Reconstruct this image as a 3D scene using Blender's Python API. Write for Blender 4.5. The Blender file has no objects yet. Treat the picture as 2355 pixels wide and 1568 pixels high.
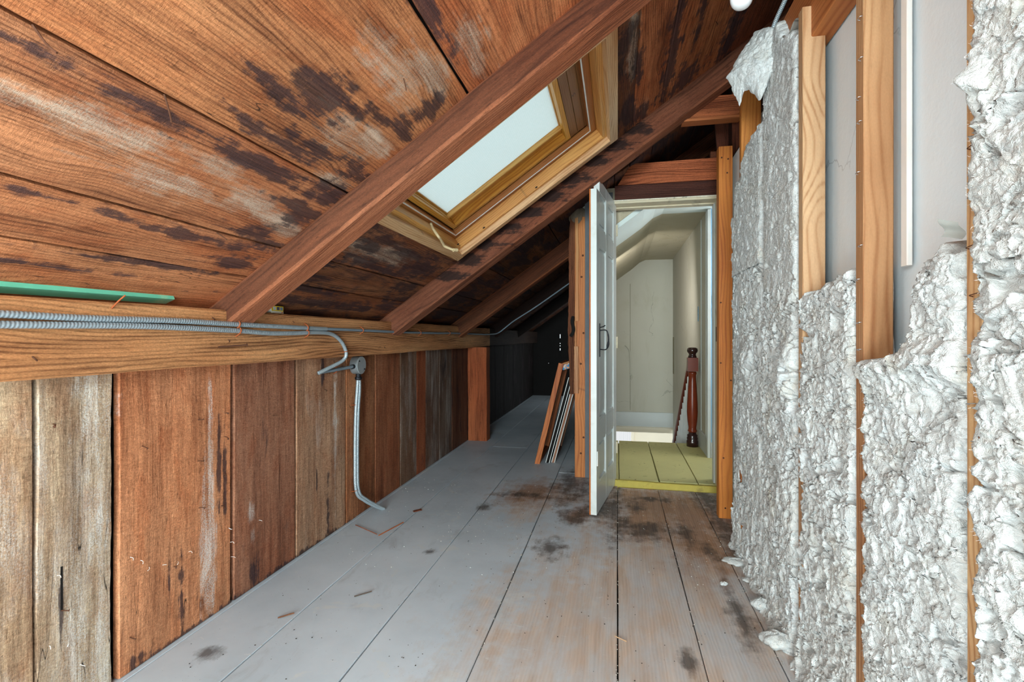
import bpy, bmesh, math, random
import numpy as np
from mathutils import Vector, Matrix
random.seed(7)
sc = bpy.context.scene
COL = sc.collection

# ------------------------------------------------------------------ camera, world, light, exposure
LENS = 36*1159/2355
YAW = math.atan(243/1159)
cd = bpy.data.cameras.new('camera'); cam = bpy.data.objects.new('camera', cd); COL.objects.link(cam)
cam.location = (0, 0, 1.05); cam.rotation_euler = (math.pi/2, 0, YAW)
cd.lens = LENS; cd.sensor_width = 36; cd.shift_y = -9/2355; cd.clip_start = 0.02
sc.camera = cam
w = bpy.data.worlds.new('sky'); sc.world = w; w.use_nodes = True
bg = w.node_tree.nodes['Background']; bg.inputs[0].default_value = (0.80, 0.91, 0.95, 1); bg.inputs[1].default_value = 1.4

def area(name, loc, target, sx, sy, power, col=(1, 1, 1), spread=180):
    l = bpy.data.lights.new(name, 'AREA'); l.shape = 'RECTANGLE'; l.size = sx; l.size_y = sy
    l.energy = power; l.color = col; l.spread = math.radians(spread)
    o = bpy.data.objects.new(name, l); COL.objects.link(o); o.location = loc
    d = Vector(target)-Vector(loc); o.rotation_euler = d.to_track_quat('-Z', 'Y').to_euler()
    return o
COOL = (0.81, 0.98, 1.0)
area('gable_window_daylight', (-0.35, -4.30, 1.40), (-0.35, 3.0, 1.1), 1.7, 1.6, 480, COOL)
area('attic_fill_left', (-0.98, 0.22, 0.95), (0.60, 1.9, 1.25), 0.5, 0.8, 6.8, COOL)  # added fill aimed at the right wall, no fixture there
area('attic_fill_low', (-0.25, -0.35, 0.35), (-0.60, 1.5, 1.9), 0.9, 0.5, 20, COOL)  # added fill from below, lifts the roof and rafter undersides
area('attic_fill_high', (-0.45, -0.50, 1.55), (-0.35, 1.7, 0.0), 0.5, 0.5, 25, COOL)  # added fill from above, brightens the near floor
area('landing_fill', (1.52, 4.15, 1.3), (0.3, 4.15, 0.9), 0.7, 1.4, 22, (1.0, 0.98, 0.95))  # unseen fill added to brighten the landing
area('stairwell_fill', (0.10, 5.15, 1.55), (0.30, 7.3, 0.9), 0.4, 0.4, 9.5, (1.0, 0.97, 0.92))  # fill added in mid-air to brighten the far stairwell wall
area('lower_hall_fill', (0.3, 8.3, -0.9), (0.3, 9.5, -1.0), 1.0, 0.8, 1.8, (1.0, 0.97, 0.93))  # added fill facing the lower hall wall, not light from its window
cy = sc.cycles
cy.max_bounces = 4; cy.diffuse_bounces = 3; cy.glossy_bounces = 2; cy.transmission_bounces = 3
cy.caustics_reflective = False; cy.caustics_refractive = False
cy.use_adaptive_sampling = True; cy.adaptive_threshold = 0.09; cy.adaptive_min_samples = 10
vs = sc.view_settings
vs.view_transform = 'Standard'; vs.look = 'None'; vs.gamma = 1; vs.exposure = 0.0; vs.use_curve_mapping = False

# ------------------------------------------------------------------ node helpers
def lin(h):
    if isinstance(h, str):
        c = [int(h[i:i+2], 16)/255 for i in (0, 2, 4)]
    else: c = [x/255 for x in h]
    return tuple((x/12.92 if x <= .04045 else ((x+.055)/1.055)**2.4) for x in c)+(1,)

class G:
    """tiny node-graph writer"""
    def __init__(s, name):
        s.m = bpy.data.materials.new(name); s.m.use_nodes = True
        s.t = s.m.node_tree; s.t.nodes.clear()
        s.out = s.t.nodes.new('ShaderNodeOutputMaterial')
        s._c = {}
    def n(s, typ, ins=None, **p):
        nd = s.t.nodes.new('ShaderNode'+typ)
        for k, v in p.items(): setattr(nd, k, v)
        for k, v in (ins or {}).items():
            if hasattr(v, 'is_output'): s.t.links.new(v, nd.inputs[k])
            else: nd.inputs[k].default_value = v
        return nd
    def ma(s, op, a, b=0.0, c=None, clamp=False):
        ins = {0: a, 1: b}
        if c is not None: ins[2] = c
        return s.n('Math', ins, operation=op, use_clamp=clamp).outputs[0]
    def vm(s, op, a, b=(0, 0, 0)):
        return s.n('VectorMath', {0: a, 1: b}, operation=op).outputs[0]
    def noise(s, v, scale=1, detail=4, rough=.55, dist=0, col=False):
        nd = s.n('TexNoise', {'Vector': v, 'Scale': scale, 'Detail': detail, 'Roughness': rough, 'Distortion': dist})
        return nd.outputs['Color' if col else 'Fac']
    def mr(s, v, a, b, c=0.0, d=1.0, smooth=False):
        return s.n('MapRange', {'Value': v, 'From Min': a, 'From Max': b, 'To Min': c, 'To Max': d},
                   interpolation_type='SMOOTHSTEP' if smooth else 'LINEAR').outputs[0]
    def mix(s, f, a, b, mode='MIX'):
        nd = s.n('Mix', data_type='RGBA', blend_type=mode)
        for i, v in ((0, f), (6, a), (7, b)):
            if hasattr(v, 'is_output'): s.t.links.new(v, nd.inputs[i])
            else: nd.inputs[i].default_value = v
        return nd.outputs[2]
    def obj(s): return s.n('TexCoord').outputs['Object']
    def pos(s): return s.n('NewGeometry').outputs['Position']
    def info(s):
        if 'i' not in s._c: s._c['i'] = s.n('ObjectInfo')
        return s._c['i']
    def finish(s, color, rough=.7, bump=None, bstr=.3, bdist=.01, metal=0, spec=.3, **kw):
        ins = {'Base Color': color, 'Roughness': rough, 'Metallic': metal, 'Specular IOR Level': spec}
        ins.update(kw)
        b = s.n('BsdfPrincipled', ins)
        if bump is not None:
            bn = s.n('Bump', {'Height': bump, 'Strength': bstr, 'Distance': bdist})
            s.t.links.new(bn.outputs[0], b.inputs['Normal'])
        s.t.links.new(b.outputs[0], s.out.inputs[0])
        return s.m
    def blobs(s, along, across, lst, ka=3.0, kc=38.0, jag=1.6, sharp=3.0):
        """union of ragged streaky patches at fixed places: lst of (along, across, r_along, r_across[, strength])"""
        p = s.n('SeparateXYZ', {0: s.pos()})
        a, c = p.outputs[along], p.outputs[across]
        co = s.n('CombineXYZ', {0: s.ma('MULTIPLY', a, ka), 1: s.ma('MULTIPLY', c, kc)}).outputs[0]
        nz = s.ma('ADD', s.ma('MULTIPLY', s.noise(co, 1, 6, .72), 1.3), s.noise(s.pos(), 13, 5, .65))
        nz = s.ma('MULTIPLY', s.ma('SUBTRACT', nz, 1.15), jag*1.5)
        m = None
        for b in lst:
            (ca, cc, ra, rc) = b[:4]; st = b[4] if len(b) > 4 else 1.0
            # one node: distance in the patch's own stretched frame
            q = s.n('VectorMath', {0: s.n('CombineXYZ', {0: a, 1: c}).outputs[0], 1: (ca, cc, 0)}, operation='SUBTRACT').outputs[0]
            q = s.vm('DIVIDE', q, (ra*1.25, rc*1.35, 1))
            d = s.n('VectorMath', {0: q}, operation='LENGTH').outputs['Value']
            v = s.ma('SUBTRACT', st*.85, d)
            m = v if m is None else s.ma('MAXIMUM', m, v)
        return s.ma('MULTIPLY', s.ma('ADD', s.ma('MAXIMUM', m, -1.2), nz), sharp*.75, clamp=True)

def wood(name, dark=(.30, .24, .22), light=(1.55, 1.6, 1.6), stain='33262a', pale='c7b19c', gs=1.0, rough=.8, bump=.35,
         stain_blobs=None, pale_blobs=None, plane=None, knots=.5, rings=.4, vary=.16, saw=0.0, pores=.6, spec=.2, side=1.0, speck=.5, sawn=0.0, grain=1.0, ragged=.25, checks=1.0):
    """old board: the object's colour is its tint, its alpha how weathered-pale it is, its index how stained it is (percent)"""
    g = G(name); inf = g.info()
    rnd = g.ma('MULTIPLY', inf.outputs['Random'], 61.0)
    co = g.vm('ADD', g.obj(), g.n('CombineXYZ', {0: rnd, 1: g.ma('MULTIPLY', rnd, .37), 2: 0.0}).outputs[0])
    # knots: distances in a sparse cell pattern bend the grain around them
    vor = g.n('TexVoronoi', {'Vector': g.vm('MULTIPLY', co, (1.6, 4.2, 0.0)), 'Scale': gs, 'Randomness': 1.0}, feature='F1')
    kd = vor.outputs['Distance']
    kn = g.mr(kd, .03, .30, 1, 0, True)
    warp = g.noise(g.vm('MULTIPLY', co, (1.3*gs, 5*gs, 5*gs)), 1, 3, .5, col=True)
    wv = g.vm('MULTIPLY', g.vm('SUBTRACT', warp, (.5, .5, .5)), (.0, .055, .055))
    kv = g.n('CombineXYZ', {0: 0.0, 1: g.ma('MULTIPLY', kn, .05*knots), 2: 0.0}).outputs[0]
    gc = g.vm('ADD', g.vm('ADD', co, wv), kv)
    broad = g.noise(g.vm('MULTIPLY', gc, (1.1*gs, 9*gs, 9*gs)), 1, 5, .6)
    fine = g.noise(g.vm('MULTIPLY', gc, (5*gs, 130*gs, 130*gs)), 1, 4, .65)
    mid = g.noise(g.vm('MULTIPLY', gc, (2.2*gs, 38*gs, 38*gs)), 1, 5, .65)
    rp = g.n('SeparateXYZ', {0: gc})
    rf = g.ma('ADD', g.ma('MULTIPLY', rp.outputs[1], 95.0*gs), g.ma('MULTIPLY', rp.outputs[2], 60.0*gs))
    rf = g.ma('ADD', rf, g.ma('MULTIPLY', g.noise(g.vm('MULTIPLY', co, (1.1*gs, 7*gs, 7*gs)), 1, 2, .35), 9.0))
    ring = g.ma('POWER', g.ma('ADD', .5, g.ma('MULTIPLY', g.ma('SINE', g.ma('MULTIPLY', rf, 6.283)), .5)), 2.2)
    t = g.ma('ADD', g.ma('MULTIPLY', broad, .55), g.ma('ADD', g.ma('MULTIPLY', mid, .55), g.ma('MULTIPLY', fine, .32)))
    t = g.ma('ADD', t, g.ma('MULTIPLY', g.ma('SUBTRACT', ring, .3), -.30*rings))
    tc = g.mr(t, .71-.21*(2-grain), .71+.21*(2-grain)) if grain != 1.0 else g.mr(t, .50, .92)
    base = inf.outputs['Color']
    cdk = g.vm('MULTIPLY', base, dark); clt = g.vm('MULTIPLY', base, light)
    ramp = g.mix(g.mr(tc, 0, .5, 0, 1), cdk, base); col = g.mix(g.mr(tc, .5, 1.0, 0, 1), ramp, clt)
    # broad shifts of hue across and along a board
    hue = g.noise(g.vm('MULTIPLY', co, (.9, 3.0, 3.0)), 1, 3, .5)
    col = g.mix(g.mr(hue, .38, .66, 0, .75), col, g.vm('MULTIPLY', col, (.74, .56, .46)))
    sp = g.noise(g.vm('MULTIPLY', co, (150, 330, 330)), 1, 2, .6)
    col = g.mix(g.mr(sp, .30, .70, 0, 1), g.vm('MULTIPLY', col, (1-.42*speck,)*3), g.vm('MULTIPLY', col, (1+.36*speck,)*3))
    if sawn:
        # rough-sawn face: short marks running across the board and mottled reddish patches
        sv = g.noise(g.vm('MULTIPLY', g.vm('ADD', co, wv), (150, 48, 48)), 1, 4, .7, 1.0)
        col = g.mix(g.mr(sv, .36, .64), g.vm('MULTIPLY', col, (1-.42*sawn, 1-.50*sawn, 1-.54*sawn)), g.vm('MULTIPLY', col, (1+.22*sawn,)*3))
        mt = g.noise(g.vm('MULTIPLY', g.vm('ADD', co, (3, 8, 1)), (3.2, 9, 9)), 1, 6, .7, .4)
        col = g.mix(g.mr(mt, .47, .62, 0, .65), col, g.vm('MULTIPLY', col, (.80, .60, .50)))
    # coarse pores and short dark dashes along the grain
    dash = g.noise(g.vm('MULTIPLY', gc, (22*gs, 150*gs, 150*gs)), 1, 2, .5)
    dm = g.mr(dash, .64, .72, 0, pores)
    col = g.mix(dm, col, g.vm('MULTIPLY', base, (.22, .17, .15)))
    # knots proper
    km = g.mr(kd, .035, .065, knots, 0, True)
    keep = g.mr(g.noise(g.vm('MULTIPLY', co, (.8, .8, 0)), 1.9, 1), .5, .56)
    col = g.mix(g.ma('MULTIPLY', km, keep), col, g.vm('MULTIPLY', base, (.26, .18, .15)))
    # long splits (checks)
    ck = g.noise(g.vm('MULTIPLY', gc, (.8*gs, 17*gs, 0)), 1, 2, .4)
    ckm = g.mr(g.ma('ABSOLUTE', g.ma('SUBTRACT', ck, .40)), 0, .0035, 1, 0)
    ckm = g.ma('MULTIPLY', ckm, g.mr(g.noise(g.vm('MULTIPLY', co, (1.2, 2, 0)), 1, 1), .50, .58, 0, checks))
    # stains: streaky dark patches
    sn = g.noise(g.vm('MULTIPLY', co, (2.0, 6.5, 6.5)), 1, 6, .68, .6)
    amt = g.ma('MULTIPLY', inf.outputs['Object Index'], .01)
    thr = g.ma('SUBTRACT', .72, g.ma('MULTIPLY', amt, .40))
    sm = g.ma('MULTIPLY', g.ma('SUBTRACT', g.ma('ADD', sn, g.ma('MULTIPLY', g.ma('SUBTRACT', mid, .5), .25)), thr), 9.0, clamp=True)
    # pale weathering: speckled scuffs
    pn = g.noise(g.vm('MULTIPLY', g.vm('ADD', co, (9, 4, 2)), (1.6, 5, 5)), 1, 5, .6)
    pf = g.noise(g.vm('MULTIPLY', g.pos(), (1, 1, 1)), 230, 3, .7)
    al = inf.outputs['Alpha']
    pthr = g.ma('SUBTRACT', .80, g.ma('MULTIPLY', al, .42))
    pm = g.ma('MULTIPLY', g.ma('SUBTRACT', pn, pthr), 5.0, clamp=True)
    pm = g.ma('MULTIPLY', pm, g.mr(g.ma('ADD', g.ma('MULTIPLY', pf, .6), g.ma('MULTIPLY', mid, .55)), .50, .66))
    if pale_blobs:
        pb = g.blobs(*plane, pale_blobs, jag=1.5, sharp=2.0)
        pb = g.ma('MULTIPLY', pb, g.mr(g.ma('ADD', g.ma('MULTIPLY', pf, .6), g.ma('MULTIPLY', mid, .5)), .48, .60, ragged, 1))
        pm = g.ma('MAXIMUM', pm, pb)
    col = g.mix(g.ma('MULTIPLY', pm, .72), col, g.mix(g.mr(mid, .35, .65), tuple(x*.62 for x in lin(pale)[:3])+(1,), lin(pale)))
    if stain_blobs: sm = g.ma('MAXIMUM', sm, g.blobs(*plane, stain_blobs, jag=1.7, sharp=3.2))
    sc_ = g.mix(g.mr(fine, .3, .7), tuple(x*.55 for x in lin(stain)[:3])+(1,), tuple(min(1, x*1.5) for x in lin(stain)[:3])+(1,))
    if stain_blobs:
        halo = g.mr(g.noise(g.vm('MULTIPLY', co, (1.6, 9, 9)), 1, 6, .7), .48, .66, 0, .55)
        col = g.mix(halo, col, g.vm('MULTIPLY', col, (.50, .36, .30)))
    col = g.mix(g.ma('MULTIPLY', sm, .84), col, sc_)
    hc = g.vm('ADD', co, wv)
    h1 = g.noise(g.vm('MULTIPLY', hc, (9*gs, 85*gs, 85*gs)), 1, 4, .7)
    h2 = g.noise(g.vm('MULTIPLY', hc, (55, 90, 90)), 1, 3, .6)
    h = g.ma('ADD', g.ma('MULTIPLY', h1, grain), g.ma('MULTIPLY', h2, .45))
    if sawn: h = g.ma('ADD', h, g.ma('MULTIPLY', sv, .9))
    if saw:
        sw = g.n('TexWave', {'Vector': g.vm('ADD', co, g.vm('MULTIPLY', warp, (.03, 0, 0))), 'Scale': 24.0, 'Distortion': 5.0, 'Detail': 3.0, 'Detail Scale': 2.0}, bands_direction='X').outputs['Fac']
        swm = g.ma('MULTIPLY', sw, g.mr(g.noise(co, 2.3, 2), .42, .6))
        col = g.mix(g.ma('MULTIPLY', swm, saw), col, g.vm('MULTIPLY', col, (.60, .52, .48)))
        h = g.ma('ADD', h, g.ma('MULTIPLY', swm, -.25*saw))
    col = g.mix(ckm, col, (.012, .008, .006, 1))
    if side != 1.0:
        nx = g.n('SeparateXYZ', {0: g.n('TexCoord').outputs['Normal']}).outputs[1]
        col = g.mix(g.mr(g.ma('ABSOLUTE', nx), .6, .8), col, g.vm('MULTIPLY', col, (side, side*.93, side*.90)))  # shade on the rafters' side faces, painted in by face direction
    r2 = g.ma('FRACT', g.ma('MULTIPLY', inf.outputs['Random'], 7.31))
    col = g.n('HueSaturation', {'Hue': .5, 'Saturation': 1.0, 'Value': g.mr(r2, 0, 1, 1-vary, 1+vary), 'Color': col}).outputs[0]
    return g.finish(col, rough, h, bump, .006, spec=spec)

def plain(name, c, rough=.6, metal=0, var=.12, ns=30, bump=.1, spec=.3, dirt=None, dirt_amt=.3, **kw):
    g = G(name)
    n1 = g.noise(g.obj(), ns, 5, .6)
    base = lin(c)
    col = g.mix(n1, tuple(x*(1-var) for x in base[:3])+(1,), tuple(min(1, x*(1+var)) for x in base[:3])+(1,))
    if dirt:
        d = g.mr(g.noise(g.obj(), ns*.35, 6, .7, .5), .56, .70, 0, dirt_amt)
        col = g.mix(d, col, lin(dirt))
    return g.finish(col, rough, n1, bump, .002, metal, spec, **kw)

# ------------------------------------------------------------------ mesh helpers
def setprops(o, label=None, cat=None, group=None, kind=None):
    if label: o['label'] = label
    if cat: o['category'] = cat
    if group: o['group'] = group
    if kind: o['kind'] = kind
    return o
def base_matrix(p):
    m = Matrix.Identity(4)
    while p: m = Matrix.LocRotScale(p.location, p.rotation_euler, None) @ m; p = p.parent
    return m
def link(name, me, mat, parent=None, M=None, color=None, idx=0, smooth=False):
    o = bpy.data.objects.new(name, me); COL.objects.link(o)
    if mat: me.materials.append(mat) if not len(me.materials) else None
    if parent: 
        o.parent = parent; pm = WM.get(parent.name, Matrix.Identity(4)); o.matrix_parent_inverse = pm.inverted()
    M = M if M is not None else Matrix.Identity(4)
    o.matrix_basis = M; WM[o.name] = M.copy()
    if color: o.color = color
    o.pass_index = idx
    if smooth:
        me.polygons.foreach_set('use_smooth', [True]*len(me.polygons))
    return o
WM = {}
def empty(name, loc, label, cat, group=None, kind=None):
    o = bpy.data.objects.new(name, None); COL.objects.link(o); o.location = loc; o.empty_display_size = .05
    WM[o.name] = Matrix.Translation(loc)
    return setprops(o, label, cat, group, kind)
def mesh(vs_, fs, name='m'):
    me = bpy.data.meshes.new(name); me.from_pydata([tuple(v) for v in vs_], [], fs); me.update(); return me
def frame(origin, x, y):
    x = Vector(x).normalized(); y = Vector(y); z = x.cross(y).normalized(); y = z.cross(x)
    M = Matrix((x, y, z)).transposed().to_4x4(); M.translation = Vector(origin); return M
def bar_mesh(L, W, T, seg=1, jit=0.0, bev=.002, rnd=None, ends=None):
    """a board along local X, centred; rows of 8 points round the section; edges wander by jit"""
    r = rnd or random; V = []; F = []
    b = min(bev, T*.45, W*.45)
    ph = [r.uniform(0, 6.28) for _ in range(8)]
    for i in range(seg+1):
        t = i/seg; x = (t-.5)*L
        j0 = jit*(math.sin(x*3.1+ph[0])+.5*math.sin(x*9+ph[1])+.35*r.uniform(-1, 1))
        j1 = jit*(math.sin(x*2.7+ph[2])+.5*math.sin(x*11+ph[3])+.35*r.uniform(-1, 1))
        k = jit*.4*(math.sin(x*4+ph[4])+.4*r.uniform(-1, 1))
        y0, y1, z0, z1 = -W/2+j0, W/2+j1, -T/2, T/2+k
        if ends: 
            y0 += ends[0](t); y1 += ends[1](t)
        V += [(x, y0+b, z0), (x, y1-b, z0), (x, y1, z0+b), (x, y1, z1-b), (x, y1-b, z1), (x, y0+b, z1), (x, y0, z1-b), (x, y0, z0+b)]
    for i in range(seg):
        a = i*8
        for q in range(8): F.append((a+q, a+(q+1) % 8, a+8+(q+1) % 8, a+8+q))
    F.append(tuple(range(7, -1, -1))); a = seg*8; F.append(tuple(a+q for q in range(8)))
    # orient faces outward
    return mesh(V, [tuple(reversed(f)) for f in F])
def bar(name, p0, p1, W, T, wdir, mat, parent=None, seg=1, jit=0.0, bev=.002, color=None, idx=0, ends=None):
    """board from p0 to p1 (centre line), width W along wdir, thickness T"""
    p0 = Vector(p0); p1 = Vector(p1); d = p1-p0
    return link(name, bar_mesh(d.length, W, T, seg, jit, bev, ends=ends), mat, parent, frame((p0+p1)/2, d, wdir), color, idx)
def box(name, lo, hi, mat, parent=None, bev=.002, color=None, idx=0, axis=None):
    lo = Vector(lo); hi = Vector(hi); s = hi-lo; c = (lo+hi)/2
    ax = axis if axis is not None else max(range(3), key=lambda i: s[i])
    e = [Vector((1, 0, 0)), Vector((0, 1, 0)), Vector((0, 0, 1))]
    o = [1, 2, 0][ax]; t = 3-ax-o
    if s[o] < s[t]: o, t = t, o
    return link(name, bar_mesh(s[ax], s[o], s[t], 1, 0, bev), mat, parent, frame(c, e[ax], e[o]), color, idx)
def joined(name, parts, mat, parent=None, color=None, idx=0, M=None):
    """several meshes-with-matrices as one mesh"""
    V = []; F = []
    for me, m in parts:
        k = len(V); V += [m @ v.co for v in me.vertices]; F += [tuple(k+i for i in p.vertices) for p in me.polygons]
    return link(name, mesh(V, F), mat, parent, M, color, idx)
def barM(p0, p1, W, T, wdir, bev=.002, seg=1, jit=0):
    p0 = Vector(p0); p1 = Vector(p1); d = p1-p0
    return (bar_mesh(d.length, W, T, seg, jit, bev), frame((p0+p1)/2, d, wdir))
def smooth_path(pts, n):
    pts = [Vector(p) for p in pts]; P = [pts[0]]+pts+[pts[-1]]; out = []
    for i in range(1, len(P)-2):
        for k in range(n):
            t = k/n; a, b, c, d = P[i-1], P[i], P[i+1], P[i+2]
            out.append(.5*((2*b)+(c-a)*t+(2*a-5*b+4*c-d)*t*t+(3*b-a-3*c+d)*t**3))
    out.append(pts[-1]); return out
def resample(path, step):
    out = [path[0].copy()]; acc = 0
    for a, b in zip(path, path[1:]):
        L = (b-a).length
        if L == 0: continue
        d = step-acc
        while d <= L: out.append(a.lerp(b, d/L)); d += step
        acc = L-(d-step)
    out.append(path[-1].copy()); return out
def tube_mesh(path, rfun, nring=10, caps=True):
    V = []; F = []; up = None; s = 0
    for i, p in enumerate(path):
        t = (path[min(i+1, len(path)-1)]-path[max(i-1, 0)])
        if t.length < 1e-9: t = Vector((0, 0, 1))
        t.normalize()
        if up is None: up = t.orthogonal().normalized()
        up = (up-t*up.dot(t))
        if up.length < 1e-6: up = t.orthogonal()
        up.normalize(); sd = t.cross(up)
        if i: s += (p-path[i-1]).length
        for k in range(nring):
            a = 2*math.pi*k/nring; r = rfun(s, a, i) if callable(rfun) else rfun
            V.append(p+(up*math.cos(a)+sd*math.sin(a))*r)
    for i in range(len(path)-1):
        for k in range(nring):
            F.append((i*nring+k, i*nring+(k+1) % nring, (i+1)*nring+(k+1) % nring, (i+1)*nring+k))
    if caps:
        F.append(tuple(range(nring-1, -1, -1))); e = (len(path)-1)*nring; F.append(tuple(e+k for k in range(nring)))
    return mesh(V, F)
def lathe(prof, n=24, M=None):
    V = []; F = []
    for (r, z) in prof:
        for k in range(n):
            a = 2*math.pi*k/n; V.append((r*math.cos(a), r*math.sin(a), z))
    for i in range(len(prof)-1):
        for k in range(n): F.append((i*n+k, i*n+(k+1) % n, (i+1)*n+(k+1) % n, (i+1)*n+k))
    F.append(tuple(range(n-1, -1, -1))); e = (len(prof)-1)*n; F.append(tuple(e+k for k in range(n)))
    return mesh(V, F)
def poly_prism(pts, n_axis, d0, d1):
    """pts: 2D outline on the two axes other than n_axis (in cyclic order), extruded d0..d1"""
    def put(p, d):
        v = [0, 0, 0]; v[n_axis] = d; o = [i for i in range(3) if i != n_axis]; v[o[0]] = p[0]; v[o[1]] = p[1]; return v
    k = len(pts); V = [put(p, d0) for p in pts]+[put(p, d1) for p in pts]
    F = [tuple(range(k)), tuple(range(2*k-1, k-1, -1))]+[(i, k+i, k+(i+1) % k, (i+1) % k) for i in range(k)]
    me = mesh(V, F); bm = bmesh.new(); bm.from_mesh(me); bmesh.ops.recalc_face_normals(bm, faces=bm.faces); bm.to_mesh(me); bm.free(); return me
# vectorised gradient-free value noise for the wool
_tab = np.random.RandomState(3).rand(4096)
def vnoise(x, y, z):
    xi, yi, zi = np.floor(x).astype(int), np.floor(y).astype(int), np.floor(z).astype(int)
    fx, fy, fz = x-xi, y-yi, z-zi
    fx, fy, fz = [f*f*f*(f*(f*6-15)+10) for f in (fx, fy, fz)]
    def h(a, b, c): return _tab[(a*73856093 ^ b*19349663 ^ c*83492791) & 4095]
    r = 0
    for dx in (0, 1):
        for dy in (0, 1):
            for dz in (0, 1):
                r = r+h(xi+dx, yi+dy, zi+dz)*(fx if dx else 1-fx)*(fy if dy else 1-fy)*(fz if dz else 1-fz)
    return r
def fbm(x, y, z, o=4, g=.5):
    r = 0; a = 1; s = 0
    for i in range(o):
        r = r+a*vnoise(x*2**i+i*17.3, y*2**i+i*5.1, z*2**i+i*9.7); s += a; a *= g
    return r/s
def billow(x, y, z, o=4, g=.55):
    r = 0; a = 1; s = 0
    for i in range(o):
        r = r+a*np.abs(2*vnoise(x*2**i+i*17.3, y*2**i+i*5.1, z*2**i+i*9.7)-1); s += a; a *= g
    return r/s

# ------------------------------------------------------------------ geometry of the attic (metres)
TP = .70; PHI = math.atan(TP); CP, SP = math.cos(PHI), math.sin(PHI)
Z0 = 1.167+TP*1.49                      # roof plane height at x = 0
def rz(x): return Z0+TP*x
UP = Vector((CP, 0, SP)); DN = Vector((SP, 0, -CP))     # up the slope, and into the room
Y0, Y1 = -4.5, 9.0

def c3(h, a=0.0):
    l = lin(h); return (l[0], l[1], l[2], a)

# ------------------------------------------------------------------ materials
ROOF_DARK = [(1.19, -.765, .10, .055, 1.25), (1.08, -.80, .12, .02), (1.30, -.735, .10, .016), (1.42, -.71, .09, .018), (1.54, -.685, .08, .03),
             (1.36, -.87, .20, .016), (1.22, -.90, .22, .018), (1.55, -.86, .12, .03), (.62, -.965, .25, .018, .6), (.95, -.965, .3, .018, .7), (1.25, -.975, .25, .03, .9),  # strips beside the board joints: stain with lap shadow painted in
             (1.55, -.97, .12, .05), (1.45, -1.03, .12, .022), (1.57, -1.06, .1, .035), (1.44, -1.17, .10, .03), (1.55, -1.19, .10, .03), (.85, -1.22, .3, .015, .6), (1.25, -1.235, .3, .018, .8),
             (1.50, -1.29, .12, .03), (1.30, -1.35, .35, .015, .8), (.9, -1.40, .4, .014, .8), (1.55, -.60, .06, .05), (1.15, -.47, .3, .02),
             (1.9, -1.19, .12, .05), (2.3, -1.16, .4, .035), (2.75, -1.10, .20, .08), (2.80, -1.25, .2, .06), (2.0, -1.35, .25, .03), (2.4, -1.42, .6, .03), (2.05, -1.08, .1, .04), (2.9, -1.38, .15, .06),
             (2.35, .09, .25, .02), (2.6, .25, .5, .035), (2.2, .36, .4, .02), (2.9, .12, .12, .08), (2.9, .36, .2, .1), (2.75, .57, .4, .05), (2.3, .24, .4, .02)]
ROOF_PALE = [(1.34, -.79, .12, .04), (1.48, -.77, .10, .04), (1.30, -.60, .16, .05), (1.40, -.54, .14, .035), (1.13, -1.02, .10, .02), (1.33, -1.075, .12, .035),
             (1.45, -1.10, .10, .025), (1.57, -1.13, .06, .03), (.80, -1.045, .2, .03), (1.05, -1.10, .16, .03), (1.5, -.92, .08, .02), (2.02, -1.10, .18, .035), (2.32, -1.09, .20, .05), (2.1, -1.16, .1, .02),
             (1.45, -.42, .15, .03), (2.2, .06, .3, .02)]
M_roof = wood('weathered_roof_boards', sawn=.22, stain_blobs=ROOF_DARK, pale_blobs=[b+(1.2,) for b in ROOF_PALE], pale='d3bfaa', plane=(1, 0), saw=.10, bump=.5)
WALL_DARK = [(.13, 1.49, .12, .014, .9), (.23, 1.44, .08, .007, .8), (.10, 1.56, .08, .008, .7), (.08, 1.85, .10, .03, .8), (.60, 1.66, .25, .010), (.50, 1.69, .2, .008), (.30, 1.10, .12, .006), (.0, 1.5, .018, .4, .8), (.0, 2.2, .02, .5, .8), (.03, 1.33, .03, .07, .7),
             (.15, 2.40, .15, .012), (.9, 2.35, .12, .012), (.3, 2.3, .1, .008)]
WALL_PALE = [(.52, 1.618, .24, .008, 1.9), (.36, 1.610, .14, .013, 2.1), (.23, 1.606, .13, .018, 2.2), (.12, 1.622, .09, .010, 2.0), (.30, 1.83, .06, .02), (.22, 1.84, .06, .014), (.80, 1.19, .20, .05), (.45, 1.20, .2, .04), (.55, 2.47, .4, .022), (.15, 1.17, .2, .04)]
M_wall = wood('weathered_wall_boards', stain_blobs=WALL_DARK, pale_blobs=WALL_PALE, plane=(2, 1), saw=.0, bump=.6, knots=.7, pale='e6e0da', sawn=.55, grain=.75, ragged=0.0, rings=.15)
M_timber = wood('old_timber', stain='2c1f1e', bump=.7, rings=.45, knots=.7, gs=.8, light=(1.45, 1.42, 1.38), saw=.04, pores=.5)
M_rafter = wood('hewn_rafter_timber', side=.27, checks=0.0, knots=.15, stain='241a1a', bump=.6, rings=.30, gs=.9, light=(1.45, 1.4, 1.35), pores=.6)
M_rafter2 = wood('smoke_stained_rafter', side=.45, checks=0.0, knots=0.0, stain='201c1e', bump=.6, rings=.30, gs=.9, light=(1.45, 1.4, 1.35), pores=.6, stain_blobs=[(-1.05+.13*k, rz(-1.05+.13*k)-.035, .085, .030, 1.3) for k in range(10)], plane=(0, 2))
M_lumber = wood('new_pine_lumber', dark=(.70, .56, .46), light=(1.12, 1.16, 1.22), bump=.12, rings=.75, pores=.12, knots=.9, gs=.75, rough=.6, vary=.06, spec=.35, speck=.12)
M_sky = wood('varnished_pine', dark=(.70, .52, .34), light=(1.12, 1.16, 1.2), bump=.08, rings=.6, pores=.08, knots=.3, rough=.42, vary=.05, spec=.5, speck=.12)

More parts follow.
